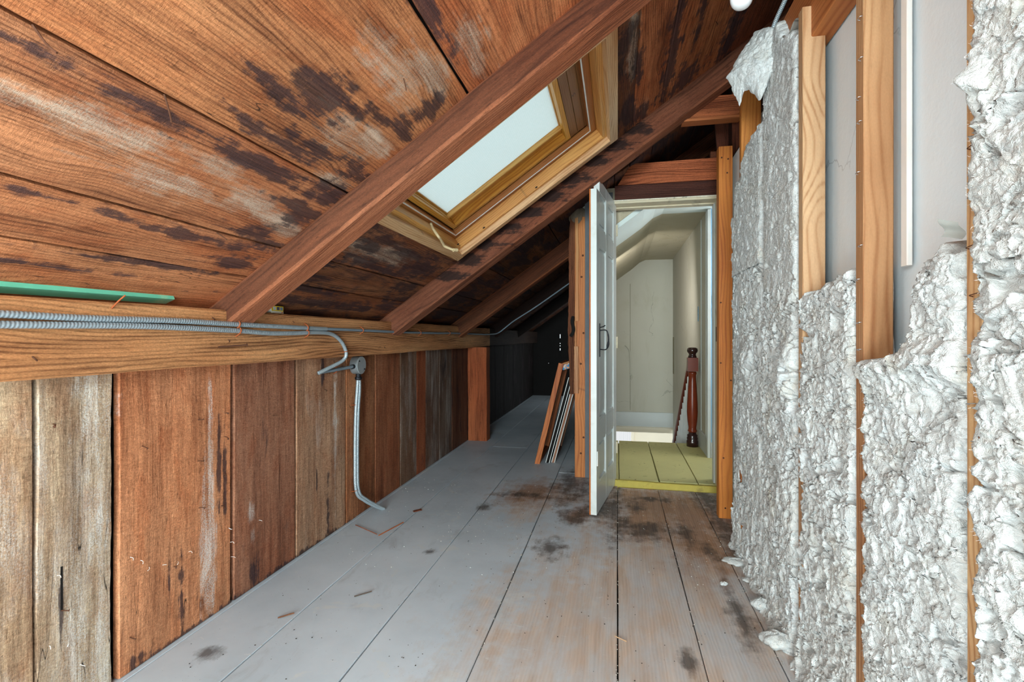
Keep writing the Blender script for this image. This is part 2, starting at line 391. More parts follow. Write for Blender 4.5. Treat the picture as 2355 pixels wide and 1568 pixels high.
def floor_material():
    g = G('worn_grey_painted_boards'); inf = g.info()
    p = g.pos(); rnd = g.ma('MULTIPLY', inf.outputs['Random'], 23.0)
    co = g.vm('ADD', g.vm('MULTIPLY', p, (1, 1, 1)), g.n('CombineXYZ', {0: rnd, 1: rnd, 2: 0.0}).outputs[0])
    fine = g.noise(g.vm('MULTIPLY', co, (90, 4, 0)), 1, 4, .6); mid = g.noise(g.vm('MULTIPLY', co, (24, 1.6, 0)), 1, 5, .6)
    ring = g.n('TexWave', {'Vector': g.vm('MULTIPLY', co, (1, .13, 0)), 'Scale': 26.0, 'Distortion': 9.0, 'Detail': 2.0, 'Detail Scale': .7}, bands_direction='X').outputs['Fac']
    t = g.ma('ADD', g.ma('MULTIPLY', mid, .62), g.ma('ADD', g.ma('MULTIPLY', fine, .30), g.ma('MULTIPLY', ring, .08)))
    bare = g.mix(g.mr(t, .3, .72), lin('ae917a'), lin('dcc5b4'))
    bare = g.mix(g.mr(g.noise(p, 2.4, 4, .6), .40, .62, 0, .65), bare, lin('b9aba3'))
    big = g.noise(p, 1.6, 5, .6)
    paint = g.mix(g.mr(big, .35, .65), lin('b6bfc8'), lin('cbd2da'))
    paint = g.mix(g.mr(g.noise(g.vm('MULTIPLY', p, (1, .6, 1)), 5.5, 6, .7, .8), .56, .70, 0, .5), paint, lin('a2a5a9'))
    paint = g.mix(g.mr(g.noise(g.vm('ADD', p, (3, 7, 0)), 4.5, 5, .65, 1.0), .60, .66, 0, .55), paint, lin('cfcfcd'))
    wear = g.blobs(1, 0, [(1.65, .06, .75, .36, 1.8), (2.2, .22, .6, .34, 1.8), (2.75, .34, .55, .26, 1.8), (3.2, .28, .55, .28, 1.8), (3.15, -.55, .35, .22), (3.35, -.35, .3, .2), (1.5, .3, .5, .15), (2.5, -.15, .3, .1), (2.95, -.22, .14, .12)], ka=2.0, kc=7, jag=1.1, sharp=1.5)
    worn = g.mix(g.mr(g.noise(g.vm('MULTIPLY', p, (9, 2.5, 1)), 1, 5, .65), .42, .60), bare, g.mix(.5, paint, bare))
    col = g.mix(g.ma('MULTIPLY', wear, .93), paint, worn)
    orange = g.blobs(1, 0, [b+(1.9,) for b in [(3.25, .20, .38, .22), (3.1, .42, .40, .14), (2.75, .42, .3, .12), (2.95, .12, .2, .1), (3.35, -.55, .2, .14), (3.0, -.22, .08, .06)]], ka=3, kc=14, jag=1.2, sharp=1.1)
    col = g.mix(g.ma('MULTIPLY', orange, .8), col, g.mix(g.mr(t, .3, .7), lin('80593c'), lin('b4835c')))
    dark = g.blobs(1, 0, [b+(1.5,) for b in [(2.50, -.33, .09, .06), (2.95, -.24, .10, .07), (3.04, -.18, .07, .10), (3.25, -.02, .45, .035), (2.88, .03, .16, .05), (2.80, .13, .10, .08), (2.86, .16, .08, .10), (3.38, .22, .04, .10), (3.2, .11, .10, .04), (2.82, .36, .14, .03), (2.6, .44, .1, .03),
                               (3.3, -.62, .05, .14), (3.02, -.80, .05, .04), (3.45, .56, .35, .05), (3.0, .58, .4, .05), (2.0, .45, .18, .03), (1.72, .22, .05, .02), (3.6, -.30, .35, .10), (2.33, -.9, .03, .03), (1.43, -1.33, .03, .03), (3.15, -.08, .2, .08)]], ka=5, kc=14, jag=1.7, sharp=1.3)
    col = g.mix(g.ma('MULTIPLY', dark, .80), col, g.mix(g.mr(fine, .3, .7), lin('2d2a2b'), lin('5c5049')))
    grit = g.mr(g.noise(p, 190, 2, .5), .735, .76); col = g.mix(g.ma('MULTIPLY', grit, .8), col, lin('3a3330'))
    scr = g.noise(g.vm('MULTIPLY', g.vm('ADD', p, g.vm('MULTIPLY', g.noise(p, 3, 2, col=True), (.2, .2, 0))), (14, 60, 1)), 1, 2)
    col = g.mix(g.mr(scr, .70, .73, 0, .35), col, lin('d8d8d6'))
    h = g.ma('ADD', g.ma('MULTIPLY', g.ma('ADD', fine, ring), g.ma('ADD', g.ma('MULTIPLY', wear, .4), .02)), g.ma('MULTIPLY', big, .5))
    rg = g.mr(wear, 0, 1, .50, .72)
    return g.finish(col, rg, h, .35, .003, spec=.3)
M_floor = floor_material()

def yellow_floor():
    g = G('yellow_green_painted_boards'); p = g.obj()
    col = g.mix(g.noise(p, 5, 5, .6), lin('b3ac78'), lin('c9c286'))
    col = g.mix(g.mr(g.noise(p, 11, 6, .7), .60, .66, 0, .6), col, lin('928d5c'))
    col = g.mix(g.mr(g.noise(p, 26, 3, .6), .70, .73, 0, .9), col, lin('40382a'))
    return g.finish(col, .55, g.noise(g.vm('MULTIPLY', p, (6, 60, 1)), 1, 4), .15, .002)
M_yellow = yellow_floor()

def plaster(name, a, b, stain='6f6a50', amt=.3, cracks=.0, blue=None):
    g = G(name); p = g.pos()
    col = g.mix(g.noise(p, 1.7, 5, .6), lin(a), lin(b))
    col = g.mix(g.mr(g.noise(g.vm('MULTIPLY', p, (1, 1, .5)), 3.0, 6, .65, .8), .54, .70, 0, amt), col, lin(stain))
    if cracks:
        v = g.n('TexVoronoi', {'Vector': g.vm('ADD', p, g.vm('MULTIPLY', g.noise(p, 6, 4, col=True), (.25, .25, .25))), 'Scale': 1.3}, feature='DISTANCE_TO_EDGE').outputs['Distance']
        cm = g.ma('MULTIPLY', g.mr(v, 0, .006, 1, 0), g.mr(g.noise(p, 1.4, 2), .5, .56))
        col = g.mix(g.ma('MULTIPLY', cm, cracks), col, tuple(x*.35 for x in lin(a)[:3])+(1,))
    hn = g.ma('ADD', g.noise(p, 14, 6, .7), g.ma('MULTIPLY', g.noise(p, 90, 3), .3))
    return g.finish(col, .75, hn, .22, .006, spec=.25)
M_plaster = plaster('white_plaster', 'dfe8ee', 'eaf1f5', 'd0d6d9', .30, .5)
M_hall = plaster('faded_cream_hall_paint', 'b3afa0', 'c0bdb0', 'a09a80', .30, .5)
M_hallceil = plaster('yellowed_hall_ceiling', 'b0a78c', 'bdb7a4', '9d8f6a', .45, .6)
M_hallwhite = plaster('bluish_white_hall_paint', 'cfdad8', 'd8e2e1', 'bcc6c2', .2, 0)
M_grey = plain('grey_white_gloss_paint', 'c3c7c5', .38, var=.06, ns=6, dirt='8b8778', dirt_amt=.25)
M_door = plain('white_gloss_paint', 'd0d4d2', .30, var=.04, ns=7, dirt='8d8671', dirt_amt=.28, spec=.5)
M_blue = plain('sky_blue_paint', '7fa9c6', .5, var=.06, ns=8)
M_cream = plain('cream_paint', 'e4d9c4', .55, var=.05, ns=6)
M_casing = plain('aged_cream_trim_paint', 'cdbfa4', .55, var=.10, ns=20, dirt='6e5a40', dirt_amt=.5)
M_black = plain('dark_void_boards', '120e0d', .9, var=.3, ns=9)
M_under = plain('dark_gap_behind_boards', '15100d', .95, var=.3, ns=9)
M_lath = plain('grey_building_paper', '64666a', .8, var=.2, ns=14)
M_iron = plain('black_iron', '26262a', .45, .7, var=.2, ns=40)
M_galv = plain('galvanised_steel', 'a9b4bb', .34, .45, var=.14, ns=60, bump=.2)
M_cable = plain('grey_blue_cable_sheath', '7d8a94', .5, var=.1)
M_boxmetal = plain('dull_zinc', '8d9194', .5, .55, var=.25, ns=26, bump=.3, dirt='5d5f60', dirt_amt=.6)
M_rust = plain('rusty_staple', 'a5532c', .8, .2, var=.3, ns=90)
M_nail = plain('dark_rusty_nail', '5a3828', .75, .4, var=.35, ns=90)
M_green = plain('mint_green_paint', '6cc0a0', .5, var=.14, ns=9, dirt='e9e9b8', dirt_amt=.4)
M_mahog = plain('varnished_mahogany', '6e2a14', .28, var=.35, ns=12, bump=.05, spec=.35)
M_mahogdark = plain('dark_varnished_mahogany', '2c1210', .2, var=.3, ns=12, spec=.6)
M_bulb = plain('opal_glass', 'e9ebee', .12, var=.01, spec=.7)
M_porc = plain('white_porcelain', 'dcdcd8', .3)
M_wire = plain('bright_wire', 'b9bcc0', .35, .8)
M_strip = plain('white_vinyl_strip', 'ecebe8', .4, var=.03)

def wool_material():
    g = G('white_blown_wool'); p = g.pos()
    sw = g.vm('ADD', p, g.vm('MULTIPLY', g.vm('SUBTRACT', g.noise(p, 9, 4, .6, col=True), (.5, .5, .5)), (.10, .10, .10)))
    fib = g.noise(g.vm('MULTIPLY', sw, (180, 260, 60)), 1, 4, .7)
    fib2 = g.noise(g.vm('MULTIPLY', sw, (50, 60, 150)), 1, 5, .7, .7)
    lump = g.noise(sw, 34, 5, .65, 1.2)
    col = g.mix(g.mr(g.noise(p, 4.5, 5, .65), .35, .7), lin('d9dcdd'), lin('d3d3d0'))
    col = g.mix(g.mr(g.noise(g.vm('MULTIPLY', sw, (1, 1, .8)), 8, 5, .7), .56, .72, 0, .45), col, lin('c4b8a2'))
    col = g.mix(g.mr(g.noise(p, 60, 2), .76, .80, 0, .45), col, lin('8f877a'))
    fz = g.noise(g.vm('MULTIPLY', sw, (300, 260, 420)), 1, 3, .7)
    h = g.ma('ADD', g.ma('MULTIPLY', fib, .22), g.ma('ADD', g.ma('MULTIPLY', fib2, .34), g.ma('ADD', g.ma('MULTIPLY', lump, 1.0), g.ma('MULTIPLY', fz, .45))))
    return g.finish(col, .95, h, .8, .010, spec=.05)
M_wool = wool_material()
M_woolfib = plain('loose_wool_fibre', 'ececeb', .95, var=.05, spec=.05)
M_woolgrey = plain('dusty_grey_wool', '8b857e', .95, var=.4, ns=60, bump=.8)

# ------------------------------------------------------------------ FLOOR
floor = link('floor', mesh([(-2, Y0, -.03), (1.0, Y0, -.03), (1.0, 3.63, -.03), (-.1, 3.63, -.03), (-.1, Y1, -.03), (-2, Y1, -.03),
                            (-2, Y0, -.06), (1.0, Y0, -.06), (1.0, 3.63, -.06), (-.1, 3.63, -.06), (-.1, Y1, -.06), (-2, Y1, -.06)],
                           [(0, 1, 2, 3, 4, 5), (11, 10, 9, 8, 7, 6)]+[(i, i+6, (i+1) % 6+6, (i+1) % 6) for i in range(6)]), M_under)
setprops(floor, 'attic floor of wide worn grey painted planks running to the doorway', 'floor', kind='structure')
fx = [-1.75, -1.475, -1.185, -.832, -.452, 0.0, .272, .515, .80]
for i, (a, b) in enumerate(zip(fx, fx[1:])):
    cuts = [Y0, 2.43, Y1] if i == 1 else ([Y0, 3.60] if b > .01 else ([Y0, 5.2, Y1] if i % 2 else [Y0, 4.1+.3*i, Y1]))
    if i == 5-1 : cuts = [Y0, 3.9, Y1]
    if a >= 0: cuts = [Y0, 3.60]
    for y0, y1 in zip(cuts, cuts[1:]):
        bb = b if not (abs(b) < .01 and y0 > 3.5) else -.1
        bar('floor_plank', ((a+bb)/2, y0+.001, -.0125+random.uniform(-.001, 0)), ((a+bb)/2, y1-.001, -.0125+random.uniform(-.001, 0)),
            bb-a-.0042, .025, (1, 0, 0), M_floor, floor, seg=40, jit=.0009, bev=.0022)

# ------------------------------------------------------------------ LEFT KNEE WALL
wl = box('wall_left', (-1.56, Y0, 0), (-1.535, Y1, 1.1), M_under)
setprops(wl, 'left knee wall of wide upright weathered boards under the long beam', 'wall', kind='structure')
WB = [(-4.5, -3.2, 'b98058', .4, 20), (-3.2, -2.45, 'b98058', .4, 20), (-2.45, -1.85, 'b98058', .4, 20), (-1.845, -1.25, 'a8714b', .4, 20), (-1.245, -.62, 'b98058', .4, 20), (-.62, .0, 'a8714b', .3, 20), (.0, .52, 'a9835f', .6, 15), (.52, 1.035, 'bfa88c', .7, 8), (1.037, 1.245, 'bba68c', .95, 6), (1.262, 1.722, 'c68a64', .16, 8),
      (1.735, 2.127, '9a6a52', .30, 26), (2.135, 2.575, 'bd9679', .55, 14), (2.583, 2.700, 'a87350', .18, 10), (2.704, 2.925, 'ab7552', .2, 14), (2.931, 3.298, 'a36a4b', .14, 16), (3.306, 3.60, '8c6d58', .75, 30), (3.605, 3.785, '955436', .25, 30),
      (3.792, 4.10, '84695a', .85, 34), (4.106, 4.43, '7c6556', .8, 40), (4.438, 4.92, '6f4c3b', .3, 45), (4.926, 5.30, '3a2a23', .1, 60), (5.306, 5.72, '33251f', .1, 60), (5.726, 6.1, '2a201b', .2, 50), (6.106, 6.6, '231a17', .2, 50), (6.606, 7.2, '1d1614', .2, 50), (7.206, 8.0, '1a1412', .2, 50), (8.006, 9.0, '1a1412', .2, 50)]  # far boards run to near-black: eaves shade put into the tints
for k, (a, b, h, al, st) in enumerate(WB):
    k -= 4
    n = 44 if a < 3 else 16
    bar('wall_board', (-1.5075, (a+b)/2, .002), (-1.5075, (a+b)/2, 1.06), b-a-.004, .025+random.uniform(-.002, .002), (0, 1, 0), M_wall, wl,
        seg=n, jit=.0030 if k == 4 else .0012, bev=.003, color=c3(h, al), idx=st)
# bent nails left in the boards
def nail(parent, p, d, L=.03, r=.0016, head=True, bend=.3, mat=None):
    p = Vector(p); d = Vector(d).normalized(); side = Vector((random.uniform(-1, 1), random.uniform(-1, 1), random.uniform(-1, .2)))
    side = (side-d*side.dot(d)).normalized()
    pts = [p-d*.006, p+d*L*.5, p+d*L*(1-.3*bend)+side*L*bend*.5]
    path = smooth_path(pts, 4)
    me = tube_mesh(path, lambda s, a, i: r, 6)
    o = [(me, Matrix.Identity(4))]
    if head: o.append((lathe([(.0005, -.0006), (r*2.3, -.0005), (r*2.3, .0008), (.0005, .001)], 8), frame(path[-1], (path[-1]-path[-2]).orthogonal(), (path[-1]-path[-2]).cross((path[-1]-path[-2]).orthogonal()))))
    return joined('nail', o, mat or M_nail, parent)
for (y, z) in [(1.079, .815), (1.561, .749), (1.561, .599), (1.565, .427), (1.968, .703), (1.69, .754), (1.687, .662), (1.68, .52), (1.67, .40), (1.34, .70), (1.10, .30), (1.46, .26), (2.36, .78), (1.30, .11)]:
    nail(wl, (-1.495, y, z), (1, random.uniform(-.3, .3), random.uniform(-.3, .2)), .022, bend=.6)
for (y, z) in [(1.30, .36), (1.335, .335), (1.365, .30), (1.415, .285), (1.475, .27), (1.52, .285), (1.62, .33), (1.71, .30), (1.72, .24), (1.726, .18), (1.88, .27), (1.07, .22), (1.12, .20), (1.15, .12), (1.09, .40)]:
    nail(wl, (-1.495, y, z), (1, random.uniform(-1, 1), random.uniform(-.6, .3)), .016, .0009, False, .9, M_lumber)
# long split in the first board and its torn sliver hole
box('split', (-1.4952, 1.098, .30), (-1.4940, 1.104, .42), M_under, wl, bev=.0004)

# long beam on top of the knee wall
beam = empty('wall_plate_beam', (-1.43, Y0, .945), 'long orange-brown timber beam on top of the left board wall, carrying the grey conduits', 'beam')
def wob(s, k): return lambda t: k*math.sin(t*23+s)+k*.6*math.sin(t*61+2*s)
bar('timber', (-1.545, 5.55, 1.0475), (-1.545, Y1, 1.0475), .20, .245, (0, 0, 1), M_timber, beam, seg=20, jit=.003, bev=.007, color=c3('33241d'), idx=40)  # far length of the beam, its tint darkened as eaves shade
bar('timber', (-1.545, Y0, 1.0475), (-1.545, 5.55, 1.0475), .205, .25, (0, 0, 1), M_timber, beam, seg=180, jit=.0016, bev=.007, color=c3('d59b6a', .25), idx=3)
for (y, z, d) in [(1.62, 1.017, (.35, .9, .12))]:
    nail(beam, (-1.42, 1.575, 1.014), (.45, .9, .07), .10, .0028, True, .02)
nail(beam, (-1.42, 1.18, 1.134), (.5, .35, .8), .05, .0022, False, .1, M_rust)
for (y, z) in [(1.545, 1.12), (1.64, 1.11), (1.62, 1.04), (2.9, .99), (.98, 1.0)]:
    nail(beam, (-1.42, y, z), (1, .3, -.8), .014, .0018, False, .9)

# ------------------------------------------------------------------ ROOF (ceiling)
SKY_S = (-1.17, -.03); SKY_Y = (1.80, 2.875)      # skylight outline: distance up the slope, and along the room
def sl(s, y, n):                                   # point from slope distance s, y, depth n above the boards' face
    return Vector((s*CP, y, Z0+s*SP))-DN*n
def slab(name, s0, s1, y0, y1, n0, n1, mat, parent=None, **kw):
    L = (y1-y0); c = sl((s0+s1)/2, (y0+y1)/2, (n0+n1)/2)
    return (bar_mesh(L, s1-s0, n1-n0, 1, 0, .001), frame(c, (0, 1, 0), UP))
SB = -2.15; ST = 2.3
ceil = joined('ceiling', [slab('', SB, ST, Y0, SKY_Y[0], .026, .05, None), slab('', SB, ST, SKY_Y[1], Y1, .026, .05, None),
                          slab('', SB, SKY_S[0], SKY_Y[0], SKY_Y[1], .026, .05, None), slab('', SKY_S[1], ST, SKY_Y[0], SKY_Y[1], .026, .05, None)], M_under)
setprops(ceil, 'sloping ceiling of wide bare roof boards with dark water stains', 'ceiling', kind='structure')
sx = [x/CP for x in (-1.75, -1.34, -1.198, -.932, -.4925, -.02, .085, .241, .56, .92, 1.35, 1.85)]
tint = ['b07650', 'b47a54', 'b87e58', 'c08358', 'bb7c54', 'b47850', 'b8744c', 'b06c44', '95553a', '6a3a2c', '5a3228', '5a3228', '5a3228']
for i, (a, b) in enumerate(zip(sx, sx[1:])):
    for j, (ya, yb) in enumerate([(Y0, 1.68), (1.68, 3.06), (3.06, 4.45), (4.45, 5.85), (5.85, Y1)]):
        pieces = [(ya, yb, a, b)]
        if j == 1 and b > SKY_S[0] and a < SKY_S[1]:
            pieces = []
            if a < SKY_S[0]: pieces.append((ya, yb, a, SKY_S[0]))
            pieces += [(ya, SKY_Y[0], max(a, SKY_S[0]), min(b, SKY_S[1])), (SKY_Y[1], yb, max(a, SKY_S[0]), min(b, SKY_S[1]))]
            if b > SKY_S[1]: pieces.append((ya, yb, SKY_S[1], b))
        for (p, q, u, v) in pieces:
            if v-u < .012: continue
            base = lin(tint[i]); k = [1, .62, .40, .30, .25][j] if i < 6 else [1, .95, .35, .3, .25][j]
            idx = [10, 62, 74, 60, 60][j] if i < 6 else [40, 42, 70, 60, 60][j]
            if i in (0, 1) and j == 0: idx = 22
            seg = max(2, int((q-p)/.03)) if j < 2 else max(2, int((q-p)/.12))
            gap = .010 if (j == 0 and i in (2, 4)) else .006
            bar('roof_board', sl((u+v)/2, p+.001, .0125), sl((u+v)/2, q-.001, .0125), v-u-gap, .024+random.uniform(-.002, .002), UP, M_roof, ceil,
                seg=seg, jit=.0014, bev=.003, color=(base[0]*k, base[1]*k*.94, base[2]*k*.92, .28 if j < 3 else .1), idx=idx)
for (x, y, d) in [(-.932, .646, (.5, .2, -.8)), (-.932, .888, (-.2, .55, -.8)), (-1.19, .72, (.2, .5, -.8)), (-1.20, 1.33, (.5, .6, -.5)), (.45, 2.5, (.3, -.5, -.8)), (-.6, 1.35, (.2, .3, -.9))]:
    nail(ceil, (x, y, rz(x)-.003), d, .055 if y < 1 else .03, .0019, False, .25)

# rafters
RC = dict(side='6a3a26')
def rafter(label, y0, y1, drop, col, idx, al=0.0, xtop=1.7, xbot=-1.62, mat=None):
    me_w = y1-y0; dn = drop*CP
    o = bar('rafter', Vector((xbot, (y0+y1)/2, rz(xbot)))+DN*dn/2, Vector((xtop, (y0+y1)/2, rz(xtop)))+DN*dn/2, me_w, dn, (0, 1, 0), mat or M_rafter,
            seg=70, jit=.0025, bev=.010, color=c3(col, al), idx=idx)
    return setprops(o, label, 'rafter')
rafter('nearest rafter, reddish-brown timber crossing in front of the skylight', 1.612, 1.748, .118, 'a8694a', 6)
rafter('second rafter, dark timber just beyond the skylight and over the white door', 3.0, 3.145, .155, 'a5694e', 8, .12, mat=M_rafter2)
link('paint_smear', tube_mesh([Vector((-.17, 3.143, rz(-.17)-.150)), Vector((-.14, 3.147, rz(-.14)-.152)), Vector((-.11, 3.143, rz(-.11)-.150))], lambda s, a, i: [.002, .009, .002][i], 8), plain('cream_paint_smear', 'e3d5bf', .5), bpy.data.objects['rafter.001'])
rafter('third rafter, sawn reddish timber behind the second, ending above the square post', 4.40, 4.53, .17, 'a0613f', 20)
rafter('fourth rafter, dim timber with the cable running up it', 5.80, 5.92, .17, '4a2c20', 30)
rafter('farthest rafter, almost black at the end of the eaves', 7.2, 7.32, .17, '2a1a15', 30)  # eaves shade is put into this and the fourth rafter's tint

# ------------------------------------------------------------------ SKYLIGHT
win = joined('window_1', [slab('', SKY_S[0]-.0, SKY_S[0]+.012, SKY_Y[0], SKY_Y[1], 0, .19, None), slab('', SKY_S[1]-.012, SKY_S[1], SKY_Y[0], SKY_Y[1], 0, .19, None),
                          slab('', SKY_S[0]+.012, SKY_S[1]-.012, SKY_Y[0], SKY_Y[0]+.012, 0, .19, None), slab('', SKY_S[0]+.012, SKY_S[1]-.012, SKY_Y[1]-.012, SKY_Y[1], 0, .19, None)], M_sky, color=c3('d9a765', .0))
setprops(win, 'pine-framed skylight with milky glass between the two nearest rafters', 'window', kind='structure')
def ring4(name, s0, s1, y0, y1, n0, n1, w, col, parent, mat=M_sky, ws=None):
    """four mitred-looking rails as separate parts; w width, ws optional (bottom, top, side)"""
    wb, wt, wsd = ws or (w, w, w)
    for (a, b, c, d) in [(s0, s0+wb, y0, y1), (s1-wt, s1, y0, y1)]:
        me, M = slab('', a, b, c, d, n0, n1, None); link(name, me, mat, parent, M, col)
    for (c, d) in [(y0, y0+wsd), (y1-wsd, y1)]:
        p0 = sl(s0+wb, (c+d)/2, (n0+n1)/2); p1 = sl(s1-wt, (c+d)/2, (n0+n1)/2)
        bar(name, p0, p1, d-c, n1-n0, (0, 1, 0), mat, parent, bev=.002, color=col)
ring4('casing_board', SKY_S[0], SKY_S[1], SKY_Y[0], SKY_Y[1], -.045, .0, .05, c3('d8b184', .1), win)
ring4('jamb_liner', SKY_S[0]+.030, SKY_S[1]-.030, SKY_Y[0]+.030, SKY_Y[1]-.030, -.012, .05, .045, c3('dfa95f'), win)
ring4('sash_rail', SKY_S[0]+.065, SKY_S[1]-.075, SKY_Y[0]+.065, SKY_Y[1]-.075, .050, .085, .035, c3('b5763f'), win)
ring4('weather_strip', SKY_S[0]+.090, SKY_S[1]-.11, SKY_Y[0]+.09, SKY_Y[1]-.105, .048, .052, .007, c3('cfd0cc'), win, M_strip)
# the brown vent panel above the glass, the golden glazing frame and the stepped beads round the pane
gs0, gs1, gy0, gy1 = -1.062, -.250, SKY_Y[0]+.12, 2.735
for (a, b) in [(-.245, -.200), (-.198, -.155), (-.153, -.112)]:
    me, M = slab('', a, b, gy0-.01, gy1+.02, .085, .11, None); link('vent_slat', me, M_sky, win, M, c3('8e6138'))
me, M = slab('', gs1-.004, -.09, SKY_Y[0]+.05, SKY_Y[1]-.05, .112, .14, None); link('vent_panel', me, M_sky, win, M, c3('7d5430'))
ring4('glazing_rail', gs0, gs1, gy0, gy1, .075, .125, .026, c3('d79b3c'), win)
ring4('glazing_bead', gs0+.012, gs1-.006, gy0+.05, gy1-.085, .108, .128, .016, c3('dba550'), win)
ring4('glazing_step', gs0+.010, gs1-.010, gy0+.026, gy1-.026, .118, .135, .060, c3('cf9238'), win, ws=(.030, .020, .085))
ring4('inner_bead', gs0+.020, gs1-.012, gy0+.07, gy1-.110, .100, .122, .010, c3('e0b263'), win)
g = G('milky_textured_glass'); p = g.obj()
pat = g.n('TexVoronoi', {'Vector': p, 'Scale': 110.0, 'Randomness': .25}, feature='SMOOTH_F1').outputs['Distance']
pc = g.mix(pat, lin('e6efec'), lin('fafcfb'))
bn = g.n('Bump', {'Height': pat, 'Strength': .35, 'Distance': .002}).outputs[0]
tr = g.n('BsdfTranslucent', {'Color': pc, 'Normal': bn}); gl = g.n('BsdfPrincipled', {'Base Color': pc, 'Roughness': .35, 'Normal': bn})
mx = g.n('MixShader', {0: .22, 1: tr.outputs[0], 2: gl.outputs[0]}); g.t.links.new(mx.outputs[0], g.out.inputs[0]); M_glass = g.m
me, M = slab('', gs0+.02, gs1-.01, gy0+.02, gy1-.02, .129, .135, None); link('pane', me, M_glass, win, M)
# outer flashing keeps the shaft closed to the roof deck
ring4('flashing', SKY_S[0]-.03, SKY_S[1]+.03, SKY_Y[0]-.03, SKY_Y[1]+.03, .135, .16, .20, c3('55504a'), win, M_boxmetal, ws=(.14, .25, .17))
# crank handle, screws
M_crank = plain('beige_enamelled_metal', 'cdb58d', .4, .1)
hub = sl(-1.085, 2.33, -.012)
pth = [hub+Vector((.0, -.03, .02)), hub, hub+DN*.045, hub+DN*.055+Vector((-.005, .03, 0)), hub+DN*.075+Vector((-.02, .085, .0)), hub+DN*.085+Vector((-.022, .10, 0)), hub+DN*.10+Vector((.0, .135, 0))]
ck = link('crank_handle', tube_mesh(resample(smooth_path(pth, 8), .004), .0065, 10), M_crank, win, smooth=True)
link('knob', tube_mesh([pth[-1], pth[-1]+Vector((.012, .028, .004))], .009, 10), M_crank, ck)
for (s, y) in [(-1.09, 2.74), (-.92, 2.785), (-.55, 2.785)]:
    link('screw', lathe([(.001, 0), (.007, .001), (.007, .004), (.003, .006), (.001, .006)], 10), M_iron, win, frame(sl(s, y, -.012), UP, (0, 1, 0)))

# ------------------------------------------------------------------ RIGHT WALL: plaster back, studs, top plate
wr = box('wall_right', (.672, Y0, 0), (.72, 3.62, 2.12), M_plaster, axis=2)
setprops(wr, 'white plastered back of the right wall seen between the pine studs', 'wall', kind='structure')
def stud(label, y, w_, d_, z1, x0=.575, col='c08a58', lean=.03, z0=0.0, idx=0, al=0, mat=M_lumber, group=None):
    o = bar('wall_stud', (x0+d_/2, y+w_/2+lean*0, z0), (x0+d_/2, y+w_/2, z1), w_, d_, (0, 1, 0), mat, seg=8, jit=.0008, bev=.002, color=c3(col, al), idx=idx)
    return setprops(o, label, 'stud', group)
stud('pine stud right of the hanging wool, its sawn top ending below the top plate', 1.756, .038, .066, 2.098, col='c59f78')
stud('thick pine stud with cloudy grain and staples between the two bare plaster bays', 1.351, .040, .064, 2.3, col='b58c64')
stud('nearest pale pine stud, mostly hidden between ragged wool edges at the right', .948, .040, .064, 2.4, col='cfa97c')
stud('orange pine stud end poking out under the torn wool flap', 2.567, .038, .088, 2.30, col='b87434')
stud('orange pine stud standing on the floor right of the doorway', 3.11, .070, .075, 2.155, col='c2752e')
stud('pine stud buried between wool batts, second from the door', 2.16, .038, .05, 1.9, x0=.602, col='b98050')
stud('pine stud behind the camera on the right wall', .54, .04, .06, 2.4, col='cfa06c')
tp = box('top_plate', (.60, Y0, 2.0), (.668, 2.14, 2.225), M_lumber, axis=1, color=c3('b06c3a'), bev=.003); setprops(tp, 'orange timber plate across the top of the bare plaster bays', 'timber')
cp_ = box('ceiling_next_room', (.672, Y0, 2.10), (1.97, 3.79, 2.13), M_under); setprops(cp_, 'dark loft floor over the neighbouring room behind the right wall', 'ceiling', kind='structure')
wx_ = box('wall_loft_side', (1.93, Y0, 2.0), (1.97, Y1, 3.7), M_under); setprops(wx_, 'dark far side of the loft over the neighbouring room', 'wall', kind='structure')
vs_ = box('vinyl_strip', (.650, 1.318, 1.215), (.662, 1.345, 2.4), M_strip); setprops(vs_, 'narrow white strip standing against the thick pine stud', 'strip')
# staples down the studs
def staple(parent, p, L=.012, mat=M_wire, dirn=(0, 1, -.15)):
    p = Vector(p); d = Vector(dirn).normalized()*L; o = Vector((-.005, 0, 0))
    link('staple', tube_mesh(resample([p-d/2, p-d/2+o, p+d/2+o*1.3, p+d/2+Vector((0, 0, -.002))], .003), .0008, 5), mat, parent)
S2 = [o for o in bpy.data.objects if o.get('label', '').startswith('thick pine stud')][0]
for z in (2.02, 1.82, 1.72, 1.63, 1.57, 1.45, 1.27, 1.19, 1.085, 1.02): staple(S2, (.575, 1.368+random.uniform(-.012, .006), z))
S3 = [o for o in bpy.data.objects if o.get('label', '').startswith('nearest pale')][0]
for z in (1.47, 1.40, 1.365, 1.28, 1.20, 1.12, 1.02, .94, .88): staple(S3, (.575, .968+random.uniform(-.01, .01), z), .018, M_nail if z > 1.1 else M_wire)
nail(S3, (.57, .95, .89), (-.5, -.8, .1), .03, .0012, False, .1)
S1 = [o for o in bpy.data.objects if o.get('label', '').startswith('pine stud right of')][0]
nail(S1, (.60, 1.79, 1.925), (-.2, 1, .02), .05, .0016, True, .02)
SA = [o for o in bpy.data.objects if o.get('label', '').startswith('orange pine stud standing')][0]
for (x, z) in [(.59, 2.09), (.625, 2.08), (.62, 2.0), (.585, .9), (.64, .8), (.60, .35), (.61, .06), (.585, 1.25)]:
    link('screw', lathe([(.0005, 0), (.005, .0005), (.005, .002), (.0005, .002)], 10), M_nail, SA, frame((x, 3.109, z), (1, 0, 0), (0, 0, 1)))

